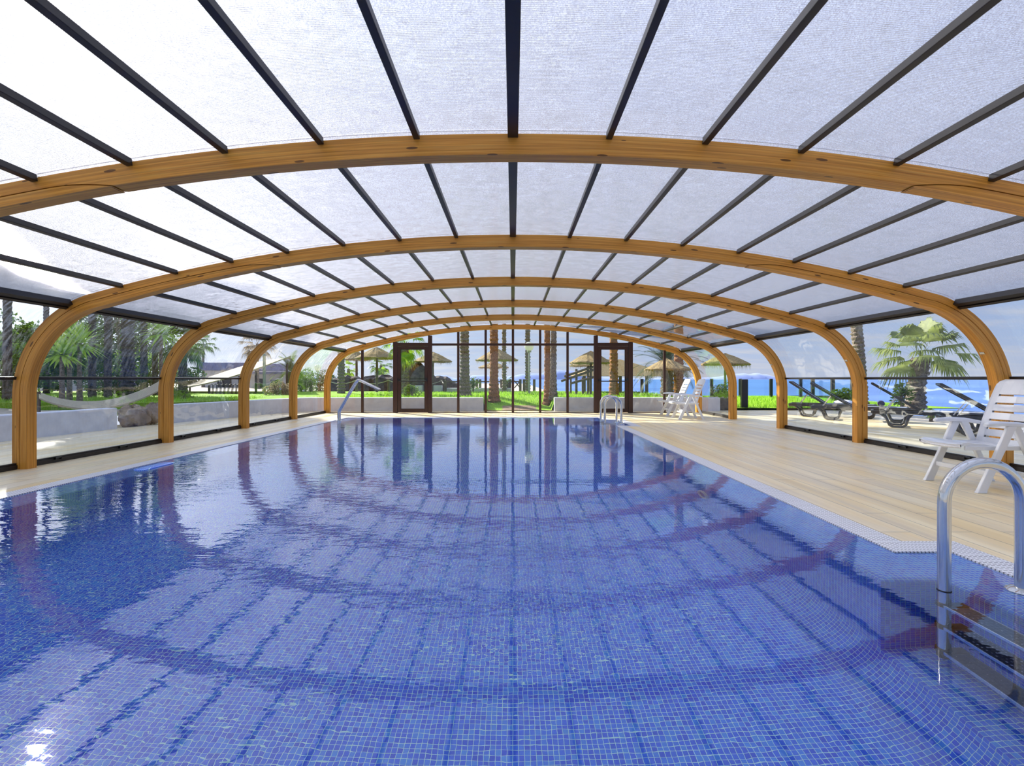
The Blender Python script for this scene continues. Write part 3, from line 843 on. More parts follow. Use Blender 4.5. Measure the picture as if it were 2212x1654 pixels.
# ============================================================ GROUND, SEA, HILLS
def smooth01(t): t = min(1, max(0, t)); return t*t*(3-2*t)
LAWN = .34
def ground_z(x, y):
    z = LAWN
    gap = smooth01((x+.95)/.12) * smooth01((1.32-x)/.12)
    z = z*(1-gap) + gap*(.02 + (LAWN-.02)*smooth01((y-15.1)/2.6))
    rt = smooth01((x-6.3)/.5)
    z = z*(1-rt) + rt*(.05 + .06*smooth01((y-16)/6))
    return z
xs = [-70, -50, -38, -30, -24, -19, -15, -12, -10, -8.6, -7.6, -6.8, -6, -5, -4, -3, -2, -1.2, -.95, -.9, -.85, -.6, 0, .6, 1.1, 1.2, 1.27, 1.32, 2, 3, 4, 5, 6.3, 6.5, 6.8, 8, 9.4, 11, 13, 14.6]
ys = [15.1, 15.4, 15.8, 16.2, 16.8, 17.4, 18, 19, 20.5, 22, 24, 25.6]
m = MB(); m.grid([[(x, y if not (y == 15.1 and x > 6.4) else 15.7, ground_z(x, y)) for x in xs] for y in ys])
m.build('lawn', M_LAWN, smooth=True, kind='stuff', label='bright green mown lawn beyond the glazed end wall', cat='lawn')
# soil apron in the gap of the low wall
m = MB(); m.grid([[(x, y, ground_z(0, y)+.012-.10*abs(x-.2)**4) for x in frange(-.86, 1.2, 10)] for y in frange(15.1, 16.0, 5)])
m.build('soil_bed', M_SOIL, smooth=True, kind='structure')
# left hand garden ground
m = MB(); m.grid([[(x, y, .30 + (.10*sin(x*.9+y*.7) if x < -9 else 0)) for x in [-70, -50, -36, -28, -22, -18, -15, -13, -11.5, -10, -8.4]] for y in [-4, 0, 4, 6, 8, 10, 12, 13.5, 15.1]])
m.build('garden_ground', M_SAND, smooth=True, kind='structure')
m = MB(); m.quad((-24, 11.8, .42), (-8.3, 11.8, .42), (-7.2, 15.12, .42), (-24, 15.12, .42)); m.box(-24, -8.4, 11.8, 15.1, .1, .419)
m.build('lawn_strip', M_LAWN, kind='stuff', label='strip of bright lawn behind the low white wall on the left', cat='lawn')
m = MB(); m.grid([[(x, y, .30) for x in (-90, -40, -9, 2)] for y in (25.6, 40, 70)]); m.build('far_ground', M_SAND, kind='structure')
# terrace edge and shore on the right
rows = []
for y in frange(-4, 25.6, 30):
    e = 10.2 + .28*max(0, y-8) + .25*sin(y*1.7)
    rows.append([(9.4, y, .0), (e-.4, y, -.02+.03*sin(y*3)), (e, y, -.12), (e+.6, y, -.9+.2*sin(y*2.3)), (e+2.5, y, -3.2), (e+5, y, -6.6)])
m = MB(); m.grid(rows); m.build('shore_bank', M_SAND, smooth=True, kind='structure')
rows = [[(x, 25.6, ground_z(x, 25)), (x, 26.4, -.6), (x, 29, -3.5), (x, 34, -6.8)] for x in (-3, 0, 4, 8, 12, 14.6, 18)]
m = MB(); m.grid(rows); m.build('sea_cliff', M_ROCK, smooth=True, kind='structure')
m = MB(); rows = []
for y in [-60, 0, 15, 30, 60, 120, 300, 800, 2500, 8000, 24000]:
    rows.append([(x, y, -6.0) for x in ((-2 if y > 25 else 9), 14, 25, 60, 200, 900, 5000, 24000)] if y <= 25 else
                [(x, y, -6.0) for x in (-24000 if y > 900 else -30, 14, 25, 60, 200, 900, 5000, 24000)])
m.grid(rows); m.build('sea', M_SEA, smooth=True, kind='stuff', label='blue open sea reaching to the horizon', cat='sea')
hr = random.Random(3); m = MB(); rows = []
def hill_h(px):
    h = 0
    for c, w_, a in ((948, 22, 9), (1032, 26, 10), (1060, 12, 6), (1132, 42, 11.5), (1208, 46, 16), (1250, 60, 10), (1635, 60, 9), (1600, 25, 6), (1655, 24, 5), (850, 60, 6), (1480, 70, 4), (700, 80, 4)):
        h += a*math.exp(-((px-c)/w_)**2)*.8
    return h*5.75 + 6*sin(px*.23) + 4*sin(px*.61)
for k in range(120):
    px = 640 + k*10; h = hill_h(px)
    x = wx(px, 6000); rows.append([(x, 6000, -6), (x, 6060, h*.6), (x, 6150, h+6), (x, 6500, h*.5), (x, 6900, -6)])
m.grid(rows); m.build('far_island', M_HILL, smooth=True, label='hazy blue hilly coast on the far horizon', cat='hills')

# grass blades along the visible front edges
def blades(n, area, h0, h1, name='grass_blades', label=None):
    m = MB()
    for _ in range(n):
        x, y, z = area(rnd)
        a = rnd.uniform(0, pi); h = rnd.uniform(h0, h1); w_ = .012; l = rnd.uniform(-.04, .04)
        dx, dy = cos(a)*w_, sin(a)*w_
        m.tri((x-dx, y-dy, z-.01), (x+dx, y+dy, z-.01), (x+l, y+l*.5, z+h))
    return m.build(name, M_BLADE, kind='stuff', label=label, cat='grass')
def ar1(r):
    x = r.uniform(-6.2, 6.3); y = 15.2 + 9*r.random()**2
    while -.9 < x < 1.25 and y < 16.1: x = r.uniform(-6, 6)
    return x, y, ground_z(x, y)
blades(12000, ar1, .04, .13, label='longer grass blades along the lawn beyond the end wall')
blades(5000, lambda r: (lambda x: (x, 12.2 + 3*r.random() if x > -9 else 11.9+3.2*r.random(), .42))(r.uniform(-18, -7.6)), .03, .10, label='grass blades on the left-hand lawn strip')
blades(5000, lambda r: (lambda x, y: (x, y, ground_z(x, y)))(r.uniform(6.6, 13), r.uniform(15.8, 23)), .05, .16, label='grass blades on the seaward lawn at right')

# ============================================================ LOW WALLS
def wall_path(pts, h, th, name, label, z0=-.02):
    P = [Vector((*p, 0)) for p in pts]; rows = []
    for i, p in enumerate(P):
        t = (P[min(i+1, len(P)-1)] - P[max(i-1, 0)]).normalized(); n = Vector((-t.y, t.x, 0))
        rows.append([p - n*th/2 + Vector((0, 0, z0)), p + n*th/2 + Vector((0, 0, z0)), p + n*th/2 + Vector((0, 0, h)), p - n*th/2 + Vector((0, 0, h))])
    m = MB(); m.grid(rows, True, cap=True); return m.build(name, M_STUCCO, bevel=.02, label=label, cat='low wall', group=None)
wall_path([(-8.7, 3.0), (-8.45, 6.0), (-8.2, 8.3), (-8.05, 9.7)], .42, .26, 'low_wall', 'low white garden wall outside the second left bay, ending at the boulders')
wall_path([(-7.85, 10.9), (-7.35, 12.4), (-6.95, 13.8), (-6.55, 14.75), (-6.2, 15.02), (-5.4, 15.04), (-3, 15.04), (-.92, 15.04)], .42, .26, 'low_wall', 'long low white wall curving round outside the far left corner and left door')
wall_path([(1.28, 15.04), (3.4, 15.04), (6.4, 15.04)], .42, .26, 'low_wall', 'low white wall outside the end glazing on the right, past the right door')

# ============================================================ ROCKS
def rock(loc, r, label, mat, seed=1, group=None, name='boulder'):
    q = random.Random(seed); m = MB(); rows = []
    ph = [q.uniform(0, 6) for _ in range(8)]
    for j in range(13):
        th = pi*j/12; row = []
        for k in range(20):
            a = 2*pi*k/20
            s = 1 + .16*sin(3*a+ph[0]+2*th) + .10*sin(5*a+ph[1]-3*th) + .07*sin(9*a+ph[2])*sin(6*th+ph[3])
            s = round(s*7)/7*.6 + s*.4
            row.append((r[0]*s*sin(th)*cos(a), r[1]*s*sin(th)*sin(a), r[2]*(s*.9*cos(th)+.55)))
        rows.append(row)
    m.grid(rows, True); return m.build(name, mat, loc=loc, label=label, cat='boulder', group=group, smooth=True, angle=28)
rock((-8.05, 10.25, .04), (.22, .33, .26), 'brown boulder filling the gap in the left white wall', M_ROCK2, 3)
rock((-7.9, 10.62, .12), (.18, .22, .22), 'smaller brown boulder leaning on the larger one in the wall gap', M_ROCK2, 5)
rock((wx(1549, 15.9), 15.7, .02), (.42, .35, .33), 'dark stained stone block behind the far right glazed bay', M_ROCK, 8)
rock((wx(896, 25), 25.4, .3), (.95, .6, .98), 'tall volcanic rock mound seen through the left door', M_ROCK, 11)
rock((wx(830, 28), 27.5, .3), (1.5, .6, .55), 'low dark rock outcrop left of the left door', M_ROCK, 12)
m = MB(); rows = []
for k in range(40):
    px = 706 + k*7.4; x = wx(px, 27); h = 1 + (818-(812+3*sin(k*.7)+2*sin(k*1.9)+(14 if px > 960 else 0)*(px-960)/40))*27/F - .05
    rows.append([(x, 26.6+.15*sin(k*2.1), .2), (x, 26.7+.1*sin(k*3), h*.9), (x, 27, h), (x, 27.4, h*.9), (x, 27.5, .2)])
m.grid(rows); m.build('lava_stone_wall', M_ROCK, smooth=True, angle=20, label='long dark lava-stone wall behind the rope fence', cat='stone wall')

# ============================================================ PALMS AND PLANTS
def trunk_mesh(h, r0, r1, lean=(0, 0), seed=0, flare=1.5, n=14, shag=.12, step=.07):
    q = random.Random(seed); m = MB(); rows = []; nr = max(6, int(h/step))
    for j in range(nr+1):
        f = j/nr; r = r0 + (r1-r0)*f; r *= 1 + (flare-1)*math.exp(-f*h/.35)
        c = (lean[0]*f**1.4, lean[1]*f**1.4, h*f)
        r *= 1 + (shag if j % 2 else -shag*.3)
        rows.append([(c[0]+r*(1+q.uniform(-shag, shag)*.8)*cos(2*pi*k/n+.2*j), c[1]+r*(1+q.uniform(-shag, shag)*.8)*sin(2*pi*k/n+.2*j), c[2]+q.uniform(-.3, .3)*step*.5) for k in range(n)])
    m.grid(rows, True, cap=True); return m
def fan_leaf(m, base, az, el, pl, R, q, nb=18, spread=2.3, droop=.5, w_=.035):
    """petiole then a pleated fan of blades"""
    d = Vector((cos(az)*cos(el), sin(az)*cos(el), sin(el))); tip = base + d*pl
    side = Vector((-sin(az), cos(az), 0)); up = d.cross(side)*-1
    m.tri(base - side*.012, base + side*.012, tip)
    for k in range(nb):
        a = (k/(nb-1)-.5)*spread; L = R*(1-.28*abs(k/(nb-1)-.5)*2)*q.uniform(.9, 1.05)
        e = d*cos(a) + side*sin(a); pw = e.cross(d.cross(side)).normalized()*w_*R
        mid = tip + e*L*.6 + Vector((0, 0, -droop*L*.12)); end = tip + e*L*.92 + Vector((0, 0, -droop*L*q.uniform(.4, .75)))
        m.tri(tip, mid + pw, mid - pw); m.tri(mid + pw, end, mid - pw)
def fan_crown(R, n, seed, low=-.9, high=1.35, nb=20, droop=.8, pl=.48):
    q = random.Random(seed); m = MB()
    for i in range(n):
        f = i/n; el = high + (low-high)*f**.8 + q.uniform(-.12, .12); az = i*2.399963 + q.uniform(-.2, .2)
        fan_leaf(m, Vector((0, 0, .05)), az, el, R*pl*q.uniform(.85, 1.1), R*(1-pl)*q.uniform(.9, 1.15), q, nb, droop=droop*(1+.5*f))
    return m
def feather_crown(R, n, seed, low=-.5, high=1.4, nl=26, droop=.9, base_w=.09):
    q = random.Random(seed); m = MB()
    for i in range(n):
        f = i/n; el = high + (low-high)*f + q.uniform(-.1, .1); az = i*2.399963 + q.uniform(-.2, .2)
        L = R*q.uniform(.85, 1.1); pts = []
        for j in range(nl+1):
            t = j/nl; e = el - droop*t*t*1.1
            if j == 0: p = Vector((0, 0, .05))
            else: p = p + Vector((cos(az)*cos(e), sin(az)*cos(e), sin(e)))*(L/nl)
            pts.append(p.copy())
        side = Vector((-sin(az), cos(az), 0))
        for j in range(1, nl):
            t = j/nl; dd = (pts[j+1]-pts[j-1]).normalized(); w_ = .016 + .004*(1-t)
            ll = R*.24*sin(pi*min(1, t*.85+.12))**.7
            for sg in (-1, 1):
                e = (side*sg*.75 + dd*.75 + Vector((0, 0, .25-.5*t))).normalized()
                m.tri(pts[j]-dd*w_, pts[j]+dd*w_, pts[j]+e*ll)
            m.tri(pts[j]-side*.01, pts[j]+side*.01, pts[j+1])
    return m
def skirt_mesh(r, h, n, seed, L=.25):
    """old leaf bases sticking out and up just under the crown"""
    q = random.Random(seed); m = MB()
    for i in range(n):
        a = q.uniform(0, 2*pi); z = -q.uniform(0, h); rr = r*(.95+.1*q.random()); l = L*q.uniform(.5, 1)
        b = Vector((cos(a)*rr, sin(a)*rr, z)); e = b + Vector((cos(a)*l*.35, sin(a)*l*.35, l*.85*(1 if q.random() < .8 else -1)))
        s = Vector((-sin(a), cos(a), 0))*.03; m.tri(b-s, b+s, e)
    return m
crown_cache = {}
def palm(px, base_py, Y, w_px, top_py, label, kind='fan', crown_R=1.5, bark=None, lean=0, seed=0, flare=1.6, shag=.12, gz=None, leaf=None, n=30, top_w=None, dead=0, cat='palm tree', name='palm_tree', group=None, skirt=True, low=-.9):
    gz = ground_z(wx(px, Y), Y) if gz is None else gz
    z1 = wz(top_py, Y); h = z1 - gz; r = w_px*Y/F/2; r1 = (top_w or w_px*.85)*Y/F/2
    t = empty(name, (wx(px, Y), Y, gz-.03), rnd.uniform(0, 6) if not lean else 0, label, cat, group)
    ln = (lean*Y/F*(1 if top_py > 500 else 1.5), 0)
    bk = bark or M_BARK
    trunk_mesh(h+.03, r, r1, ln, seed, flare, shag=shag).build('trunk', bk, t, smooth=True, angle=25)
    key = (kind, round(crown_R, 1), leaf.name if leaf else '', n, low)
    loc = (ln[0], 0, h)
    if key in crown_cache:
        c = crown_cache[key].copy(); col.objects.link(c); c.parent = t; c.location = loc; c.rotation_euler = (0, 0, seed*1.3)
    else:
        mk = fan_crown(crown_R, n, 5, low=low) if kind == 'fan' else feather_crown(crown_R, n, 5)
        c = mk.build('crown', leaf or M_FROND, t, loc=loc); crown_cache[key] = c
    if skirt: skirt_mesh(r1, min(1.2, h*.35), 90, seed, .22).build('leaf_stubs', M_DRY if dead else bk, t, loc=loc)
    return t
# seen through the end wall
palm(1004, 862, 18.7, 19, 380, 'grey-trunked palm outside the first pane right of the left door', seed=1, flare=1.75, lean=-3, crown_R=1.9)
palm(1067, 868, 16.6, 18, 380, 'stout brown palm trunk in front of the thatched parasols, left of the centre mullion', bark=M_BARKR, seed=2, flare=1.55, crown_R=1.9)
palm(1089, 850, 24.5, 8.5, 480, 'thin spiny palm trunk just right of the stout brown one', seed=3, flare=1.1, shag=.25, crown_R=1.5)
palm(1140, 852, 23.5, 10, 480, 'thin spiny palm trunk directly behind the globe lamp post', seed=4, flare=1.1, shag=.25, crown_R=1.5)
palm(1183, 878, 16.2, 13, 380, 'left trunk of the leaning palm pair right of the centre mullion', bark=M_BARKR, seed=5, flare=1.9, lean=-3, crown_R=1.9)
palm(1195, 884, 15.8, 13, 380, 'right trunk of the leaning palm pair right of the centre mullion', bark=M_BARK, seed=6, flare=1.6, lean=3, crown_R=1.9)
palm(1326, 862, 18.2, 17, 380, 'orange-brown palm trunk seen through the right door', bark=M_BARKR, seed=7, flare=1.45, lean=-2, crown_R=1.9)
palm(1466, 880, 15.9, 19, 440, 'thick reddish palm trunk behind the two small white chairs', bark=M_BARKR, seed=8, flare=1.15, crown_R=1.7)
palm(874, 856, 20.0, 18, 742, 'short fan palm with drooping green leaves behind the left door', seed=9, flare=1.2, crown_R=1.1, leaf=M_FROND_B, n=20)
palm(737, 852, 22.0, 14, 690, 'ragged grey palm trunk just inside the far left pane', seed=10, flare=1.1, shag=.22, crown_R=1.3, n=22)
palm(753, 836, 30.0, 7, 797, 'small green fan palm beside the ragged trunk, far left pane', seed=11, gz=.3, crown_R=.75, leaf=M_FROND_B, n=16, skirt=False)
palm(823, 836, 31.0, 6, 789, 'upper small bushy fan palm left of the left door', seed=12, gz=.3, crown_R=.95, leaf=M_FROND, n=20, skirt=False)
palm(826, 836, 28.5, 5, 808, 'lower bright small fan palm left of the left door', seed=13, gz=.3, crown_R=.55, leaf=M_FROND_B, n=16, skirt=False)
palm(1441, 880, 17.2, 26, 790, 'low date palm with arching grey-green fronds right of the right door', 'feather', 1.55, leaf=M_FROND_D, n=46, seed=14, flare=1.1, skirt=False)
palm(1862, 884, 16.8, 22, 380, 'leaning ringed palm trunk behind the third right arch', seed=15, lean=-34, flare=1.1, shag=.14, gz=-.02, crown_R=1.9)
palm(1975, 884, 14.5, 33, 772, 'big sunlit fan palm by the sea beyond the right glazing', seed=16, gz=-.02, lean=14, flare=1.25, shag=.17, crown_R=1.5, leaf=M_FROND_O, n=27, low=-.30)
# left side
for px, b, Y, w_, top, nm, sd_ in ((199, 872, 15.0, 13, 400, 'dark slim palm trunk right of the twin spiky dracaenas', 21), (233, 874, 14.6, 13, 390, 'second dark palm trunk in the grove behind the left wall', 22),
      (276, 874, 16.0, 22, 440, 'shaggy broad palm trunk in the middle of the left grove', 23), (311, 870, 18.0, 13, 440, 'pale palm trunk near the right end of the left grove', 24),
      (335, 866, 20.0, 11, 470, 'leaning thin palm trunk beside the third left arch', 25), (395, 858, 19.0, 17, 742, 'short thick palm with grey skirt beyond the third left bay', 26),
      (16, 868, 13.0, 15, 340, 'pale trunk at the extreme left edge of the view', 27), (100, 858, 22.0, 10, 500, 'distant trunk behind the dracaenas', 28)):
    palm(px, b, Y, w_, top, nm, seed=sd_, bark=M_BARKD, gz=.34, shag=.12 if sd_ != 23 else .3, flare=1.15, crown_R=2.2 if sd_ != 26 else 1.1, n=44 if sd_ != 26 else 30, low=-.9)
palm(439, 826, 40, 5, 742, 'slender distant palm against the white sky in the third left bay', seed=31, gz=.3, crown_R=1.35, n=22, skirt=False)
palm(556, 826, 34, 7, 742, 'hazy palm top beyond the fourth left bay', seed=32, gz=.3, crown_R=1.5, leaf=M_DRY, n=24, skirt=False)
palm(627, 846, 26, 9, 803, 'low drooping feather palm beside the awning', 'feather', 1.25, seed=33, gz=.3, leaf=M_LEAF2, n=26, skirt=False)

def spiky(px, py, Y, R, label, base_py, seed, nhead=1):
    gz = .32; x = wx(px, Y); z = wz(py, Y); t = empty('dracaena', (x, Y, gz), 0, label, 'spiky plant')
    trunk_mesh(z-gz, .055, .04, (0, 0), seed, 1.3, 10, .06, .05).build('stem', M_BARK, t, smooth=True)
    q = random.Random(seed); m = MB()
    for i in range(85):
        el = pi/2 - 2.2*(i/85)**.8; az = i*2.4; d = Vector((cos(az)*cos(el), sin(az)*cos(el), sin(el)))
        s = Vector((-sin(az), cos(az), 0))*.034; L = R*q.uniform(.8, 1.1); b = Vector((0, 0, z-gz))
        mid = b + d*L*.55; e = b + d*L + Vector((0, 0, -.12*L))
        m.tri(b - s*.5, b + s*.5, mid + s); m.tri(b - s*.5, mid + s, mid - s); m.tri(mid - s, mid + s, e)
    m.build('leaf_rosette', M_YUCCA, t)
spiky(134, 765, 11.6, .62, 'left one of the twin bright green spiky dracaenas outside the left glazing', 868, 41)
spiky(172, 742, 12.0, .68, 'right and taller of the twin bright green spiky dracaenas', 868, 42)
spiky(150, 722, 12.4, .55, 'topmost dracaena head rising behind the twin ones', 868, 43)
spiky(348, 720, 13.0, .66, 'spiky green plant partly hidden by the third left arch', 868, 44)

def bush(px, py, Y, rx, rz, label, mat=None, n=900, seed=0, ry=None, leaf=.07, cat='shrub', name='shrub', gz=None):
    q = random.Random(seed); x = wx(px, Y); z = wz(py, Y); gz = .3 if gz is None else gz
    t = empty(name, (x, Y, gz), 0, label, cat)
    m = MB(); ry = ry or rx
    blobs = [(Vector((q.uniform(-.6, .6)*rx, q.uniform(-.6, .6)*ry, q.uniform(-.5, .6)*rz)), q.uniform(.35, .6)) for _ in range(9)]
    for i in range(n):
        c, s = blobs[i % 9]
        d = Vector((q.gauss(0, 1), q.gauss(0, 1), q.gauss(0, 1))).normalized()*q.uniform(.6, 1)**.5
        p = c + Vector((d.x*rx*s, d.y*ry*s, d.z*rz*s)) + Vector((0, 0, z-gz))
        if p.z < 0: p.z = abs(p.z)*.3
        a = Vector((q.gauss(0, 1), q.gauss(0, 1), q.gauss(0, 1))).normalized()*leaf*q.uniform(.5, 1.2); b = a.orthogonal().normalized()*leaf*.4
        m.quad(p-a, p-b, p+a, p+b)
    m.build('foliage', mat or M_LEAF, t)
    m = MB()
    m.tube([(0, 0, -.02), (rx*.02, 0, (z-gz)*.5), (0, 0, z-gz+rz*.25)], [.05, .04, .02], 7)
    for a in range(5): m.tube([(0, 0, (z-gz)*.4), (cos(a*1.3)*rx*.45, sin(a*1.3)*ry*.45, (z-gz)+rz*.2)], [.025, .01], 6)
    m.build('stems', M_BARK, t, smooth=True)
    return t
bush(60, 800, 17, 1.3, 1.2, 'dark leafy tree left of the dracaenas', n=2600, seed=1, leaf=.09)
bush(15, 760, 21, 2.0, 2.1, 'dark green tree filling the left edge of the view', n=3600, seed=2, leaf=.11)
bush(270, 740, 27, 2.6, 2.8, 'large dark tree mass behind the palm grove', n=5200, seed=3, leaf=.13, name='tree', cat='tree')
bush(170, 790, 24, 2.6, 1.6, 'mid green hedge tree behind the dracaenas', n=4200, seed=4, leaf=.11, name='tree', cat='tree')
bush(330, 810, 22, 1.4, 1.1, 'green shrub behind the third left arch', M_LEAF2, n=2400, seed=5, leaf=.08)
bush(255, 835, 16.5, 1.1, .6, 'low dark shrub among the grove trunks', n=1800, seed=6, leaf=.06)
bush(410, 812, 26, .9, .55, 'blue-green shrub in front of the slate-roofed building', n=1400, seed=7, leaf=.08)
bush(395, 858, 14, .35, .22, 'spiky ornamental grass clump by the wall in the third left bay', M_LEAF2, n=700, seed=8, leaf=.08)
bush(660, 828, 25, .75, .7, 'bright hedge behind the fourth left arch', M_LEAF2, n=2200, seed=9, leaf=.05)
bush(690, 826, 27, .9, .8, 'green hedge below the globe lamp', n=2200, seed=10, leaf=.06)
bush(602, 842, 20, .62, .40, 'pale silvery shrub in the fourth left bay', M_DRY, n=1600, seed=11, leaf=.05)
bush(890, 842, 17.5, .32, .26, 'small leafy shrub at the foot of the left door view', M_LEAF2, n=700, seed=12, leaf=.04)
bush(1022, 828, 24, .35, .35, 'yellow-green shrub right of the grey-trunked palm', M_LEAF2, n=500, seed=13, leaf=.05)
bush(1097, 830, 25, .25, .4, 'yellow-green shrub left of the centre mullion', M_LEAF2, n=400, seed=14, leaf=.05)
bush(1552, 848, 15.4, .42, .36, 'olive green bush on the stone block, far right bay', M_LEAF2, n=1800, seed=15, leaf=.035, gz=.1)
bush(1822, 858, 15.0, .34, .26, 'spiky green shrub between the loungers and the third right arch', M_LEAF2, n=700, seed=16, leaf=.07, gz=0)
bush(1948, 852, 13.8, .25, .34, 'yellow-green shrub left of the big sunlit palm', M_LEAF2, n=450, seed=17, leaf=.07, gz=0)
bush(2012, 893, 11.4, .22, .10, 'low green plant at the foot of the big sunlit palm', M_LEAF2, n=400, seed=18, leaf=.04, gz=0)

def canopy_tree(x, y, z, rx, rz, label, seed):  # crowns out of view, placed to keep direct sun off the left deck
    Y = y; return bush(VX + x*F/y, VY - (z-1)*F/y, y, rx, rz, label, n=5200, seed=seed, leaf=.17, name='tree', cat='tree')
canopy_tree(-15.5, 9.0, 6.0, 2.6, 2.0, 'tall tree whose trunk stands left of the grove, off the left edge', 61)
canopy_tree(-16.5, 14.0, 6.4, 2.8, 2.0, 'tall tree shading the left wall, crown hidden above the eaves', 62)
canopy_tree(-15.0, 18.0, 6.2, 2.6, 1.8, 'tall tree behind the grove palms, crown above the eaves', 63)
canopy_tree(-18.0, 22.0, 7.0, 3.0, 2.4, 'tall tree farther back behind the third left arch', 64)
canopy_tree(-11.5, 5.5, 5.0, 2.0, 1.6, 'tree beside the second left bay, mostly out of frame', 65)

# ============================================================ THATCHED PARASOLS
def parasol(px, apex, rim, hw, Y, label, seed=0, gz=None, thick=1.0, name='thatched_parasol', pole_px=None):
    gz = ground_z(wx(px, Y), Y) if gz is None else gz
    t = empty(name, (wx(px, Y), Y, gz), seed, label, 'parasol')
    za = wz(apex, Y)-gz; zr = wz(rim, Y)-gz; R = hw*Y/F; H = za-zr
    q = random.Random(seed); m = MB(); n = 40
    prf = [(.02, za), (R*.10, za-.03*thick), (R*.28, za-H*.22), (R*.5, za-H*.45), (R*.75, za-H*.72), (R*.95, za-H*.95), (R, zr-.01), (R*.97, zr-.05), (R*.7, zr+H*.12), (R*.3, zr+H*.45), (.03, za-H*.35)]
    rows = []
    for r, z in prf: rows.append([(r*(1+q.uniform(-.03, .03))*cos(2*pi*k/n), r*(1+q.uniform(-.03, .03))*sin(2*pi*k/n), z+q.uniform(-.015, .015)) for k in range(n)])
    m.grid(rows, True, cap=True); m.build('thatch_canopy', M_THATCH, t)
    m = MB()
    for k in range(260):
        a = q.uniform(0, 2*pi); r = R*q.uniform(.92, 1.0); L = q.uniform(.05, .24)*max(.6, thick); s = Vector((-sin(a), cos(a), 0))*.006
        b = Vector((cos(a)*r, sin(a)*r, zr-.02)); m.tri(b-s, b+s, b+Vector((cos(a)*.04, sin(a)*.04, -L)))
    m.build('thatch_fringe', M_DRY if name != 'x' else M_THATCH, t)
    m = MB(); r = (pole_px or 5)*Y/F/2; m.tube([(0, 0, -.02), (.01, 0, za*.5), (0, 0, za-H*.3)], [r*1.1, r, r*.9], 10); m.build('pole', M_POLE, t, smooth=True)
    m = MB()
    for k in range(8):
        a = k*pi/4; m.tube([(0, 0, zr+H*.10), (cos(a)*R*.85, sin(a)*R*.85, zr+H*.10)], .014, 6)
    m.build('canopy_struts', M_POLE, t)
    return t
parasol(814, 750, 773, 46, 24, 'thatched parasol left of the left door', 1)
parasol(770, 758, 776, 30, 29, 'far thatched parasol partly behind the arch, far left pane', 6)
parasol(935, 760, 780, 41, 25, 'thatched parasol just right of the left door', 2)
parasol(1073, 753, 777, 46, 22.5, 'front thatched parasol behind the stout brown palm', 3)
parasol(1066, 782, 793, 33, 29, 'lower, farther thatched parasol behind the stout brown palm', 4)
parasol(1276, 758, 783, 46, 21, 'golden thatched parasol left of the right door', 5)
parasol(1272, 776, 789, 42, 25, 'second thatched parasol just behind the golden one', 7)
parasol(1441, 774, 797, 49, 15.6, 'round-topped thatched parasol right of the right door', 8, thick=1.5, gz=.3)
parasol(1567, 763, 786, 50, 17.5, 'lone golden thatched parasol beyond the fifth right arch', 9, gz=.08)

# beach hut behind the right door
def hut():
    Y = 24; x0, x1, xa, ze, za = wx(1240, Y), wx(1445, Y), wx(1318, Y), wz(812, Y), wz(776, Y)
    t = empty('beach_hut', (0, 0, 0), 0, 'open beach hut with a thatched hip roof behind the right door', 'hut')
    m = MB(); b = [(x0, Y-1.6, ze), (x1, Y-1.6, ze), (x1, Y+1.8, ze), (x0, Y+1.8, ze)]; a = [(xa-.4, Y, za), (xa+.5, Y, za)]
    m.quad(b[0], b[1], a[1], a[0]); m.tri(b[1], b[2], a[1]); m.quad(b[2], b[3], a[0], a[1]); m.tri(b[3], b[0], a[0]); m.quad(b[3], b[2], b[1], b[0])
    m.build('thatched_roof', M_THATCH, t)
    for px in (1262, 1340, 1397, 1438):
        for dy in (-1.3,):
            m = MB(); x = wx(px, Y+dy); m.tube([(x, Y+dy, .3), (x, Y+dy, ze+.02)], .075, 10); m.build('post', M_POLE, t, smooth=True)
hut()
def walkway():
    Y = 20.5; t = empty('timber_walkway_railing', (0, 0, 0), 0, 'sloping timber railing with upright posts left of the right door', 'railing')
    for px, top, w_ in ((1224, 803, 5), (1233, 818, 4), (1245, 797, 5.5), (1259, 815, 5.5), (1270, 791, 4.5), (1276, 785, 4.5)):
        m = MB(); x = wx(px, Y); m.tube([(x, Y, .1), (x, Y, wz(top, Y))], w_*Y/F/2, 10); m.build('post', M_POLE, t, smooth=True)
    for (a, b), (c, d) in (((1212, 823), (1290, 796)), ((1232, 828), (1292, 812)), ((1219, 813), (1290, 789))):
        m = MB(); m.tube([at(a, b, Y-.1), at(c, d, Y-.1)], .05, 8); m.build('rail', M_POLE, t, smooth=True)
walkway()

# rope fence
t = empty('rope_fence', (0, 0, 0), 0, 'rope and timber post fence along the far edge of the lawn', 'fence')
fp = [(640, 25), (672, 25), (706, 25), (770, 25), (840, 25), (903, 25), (955, 25), (962, 24.2), (1030, 25), (1037, 25), (1083, 25), (1102, 25), (1124, 25), (1132, 24.4), (1154, 24.4)]
for px, Y in fp:
    m = MB(); x = wx(px, Y); m.tube([(x, Y, .3), (x, Y, wz(819, Y))], .07, 9); m.build('fence_post', M_POLE, t, smooth=True)
for (a, Ya), (b, Yb) in zip(fp[:8], fp[1:8]):
    m = MB(); A = Vector((wx(a, Ya), Ya, wz(821, Ya))); B = Vector((wx(b, Yb), Yb, wz(821, Yb)))
    m.tube([A.lerp(B, f) + Vector((0, -.08, -.18*(1-(2*f-1)**2)*min(1, (B-A).length))) for f in frange(0, 1, 8)], .02, 6); m.build('rope', M_ROPE, t, smooth=True)
for (a, Ya), (b, Yb) in zip(fp[7:12], fp[8:13]):
    m = MB(); m.tube([at(a, 824, Ya-.05), at(b, 824, Yb-.05)], .035, 7); m.build('rail', M_POLE, t, smooth=True)
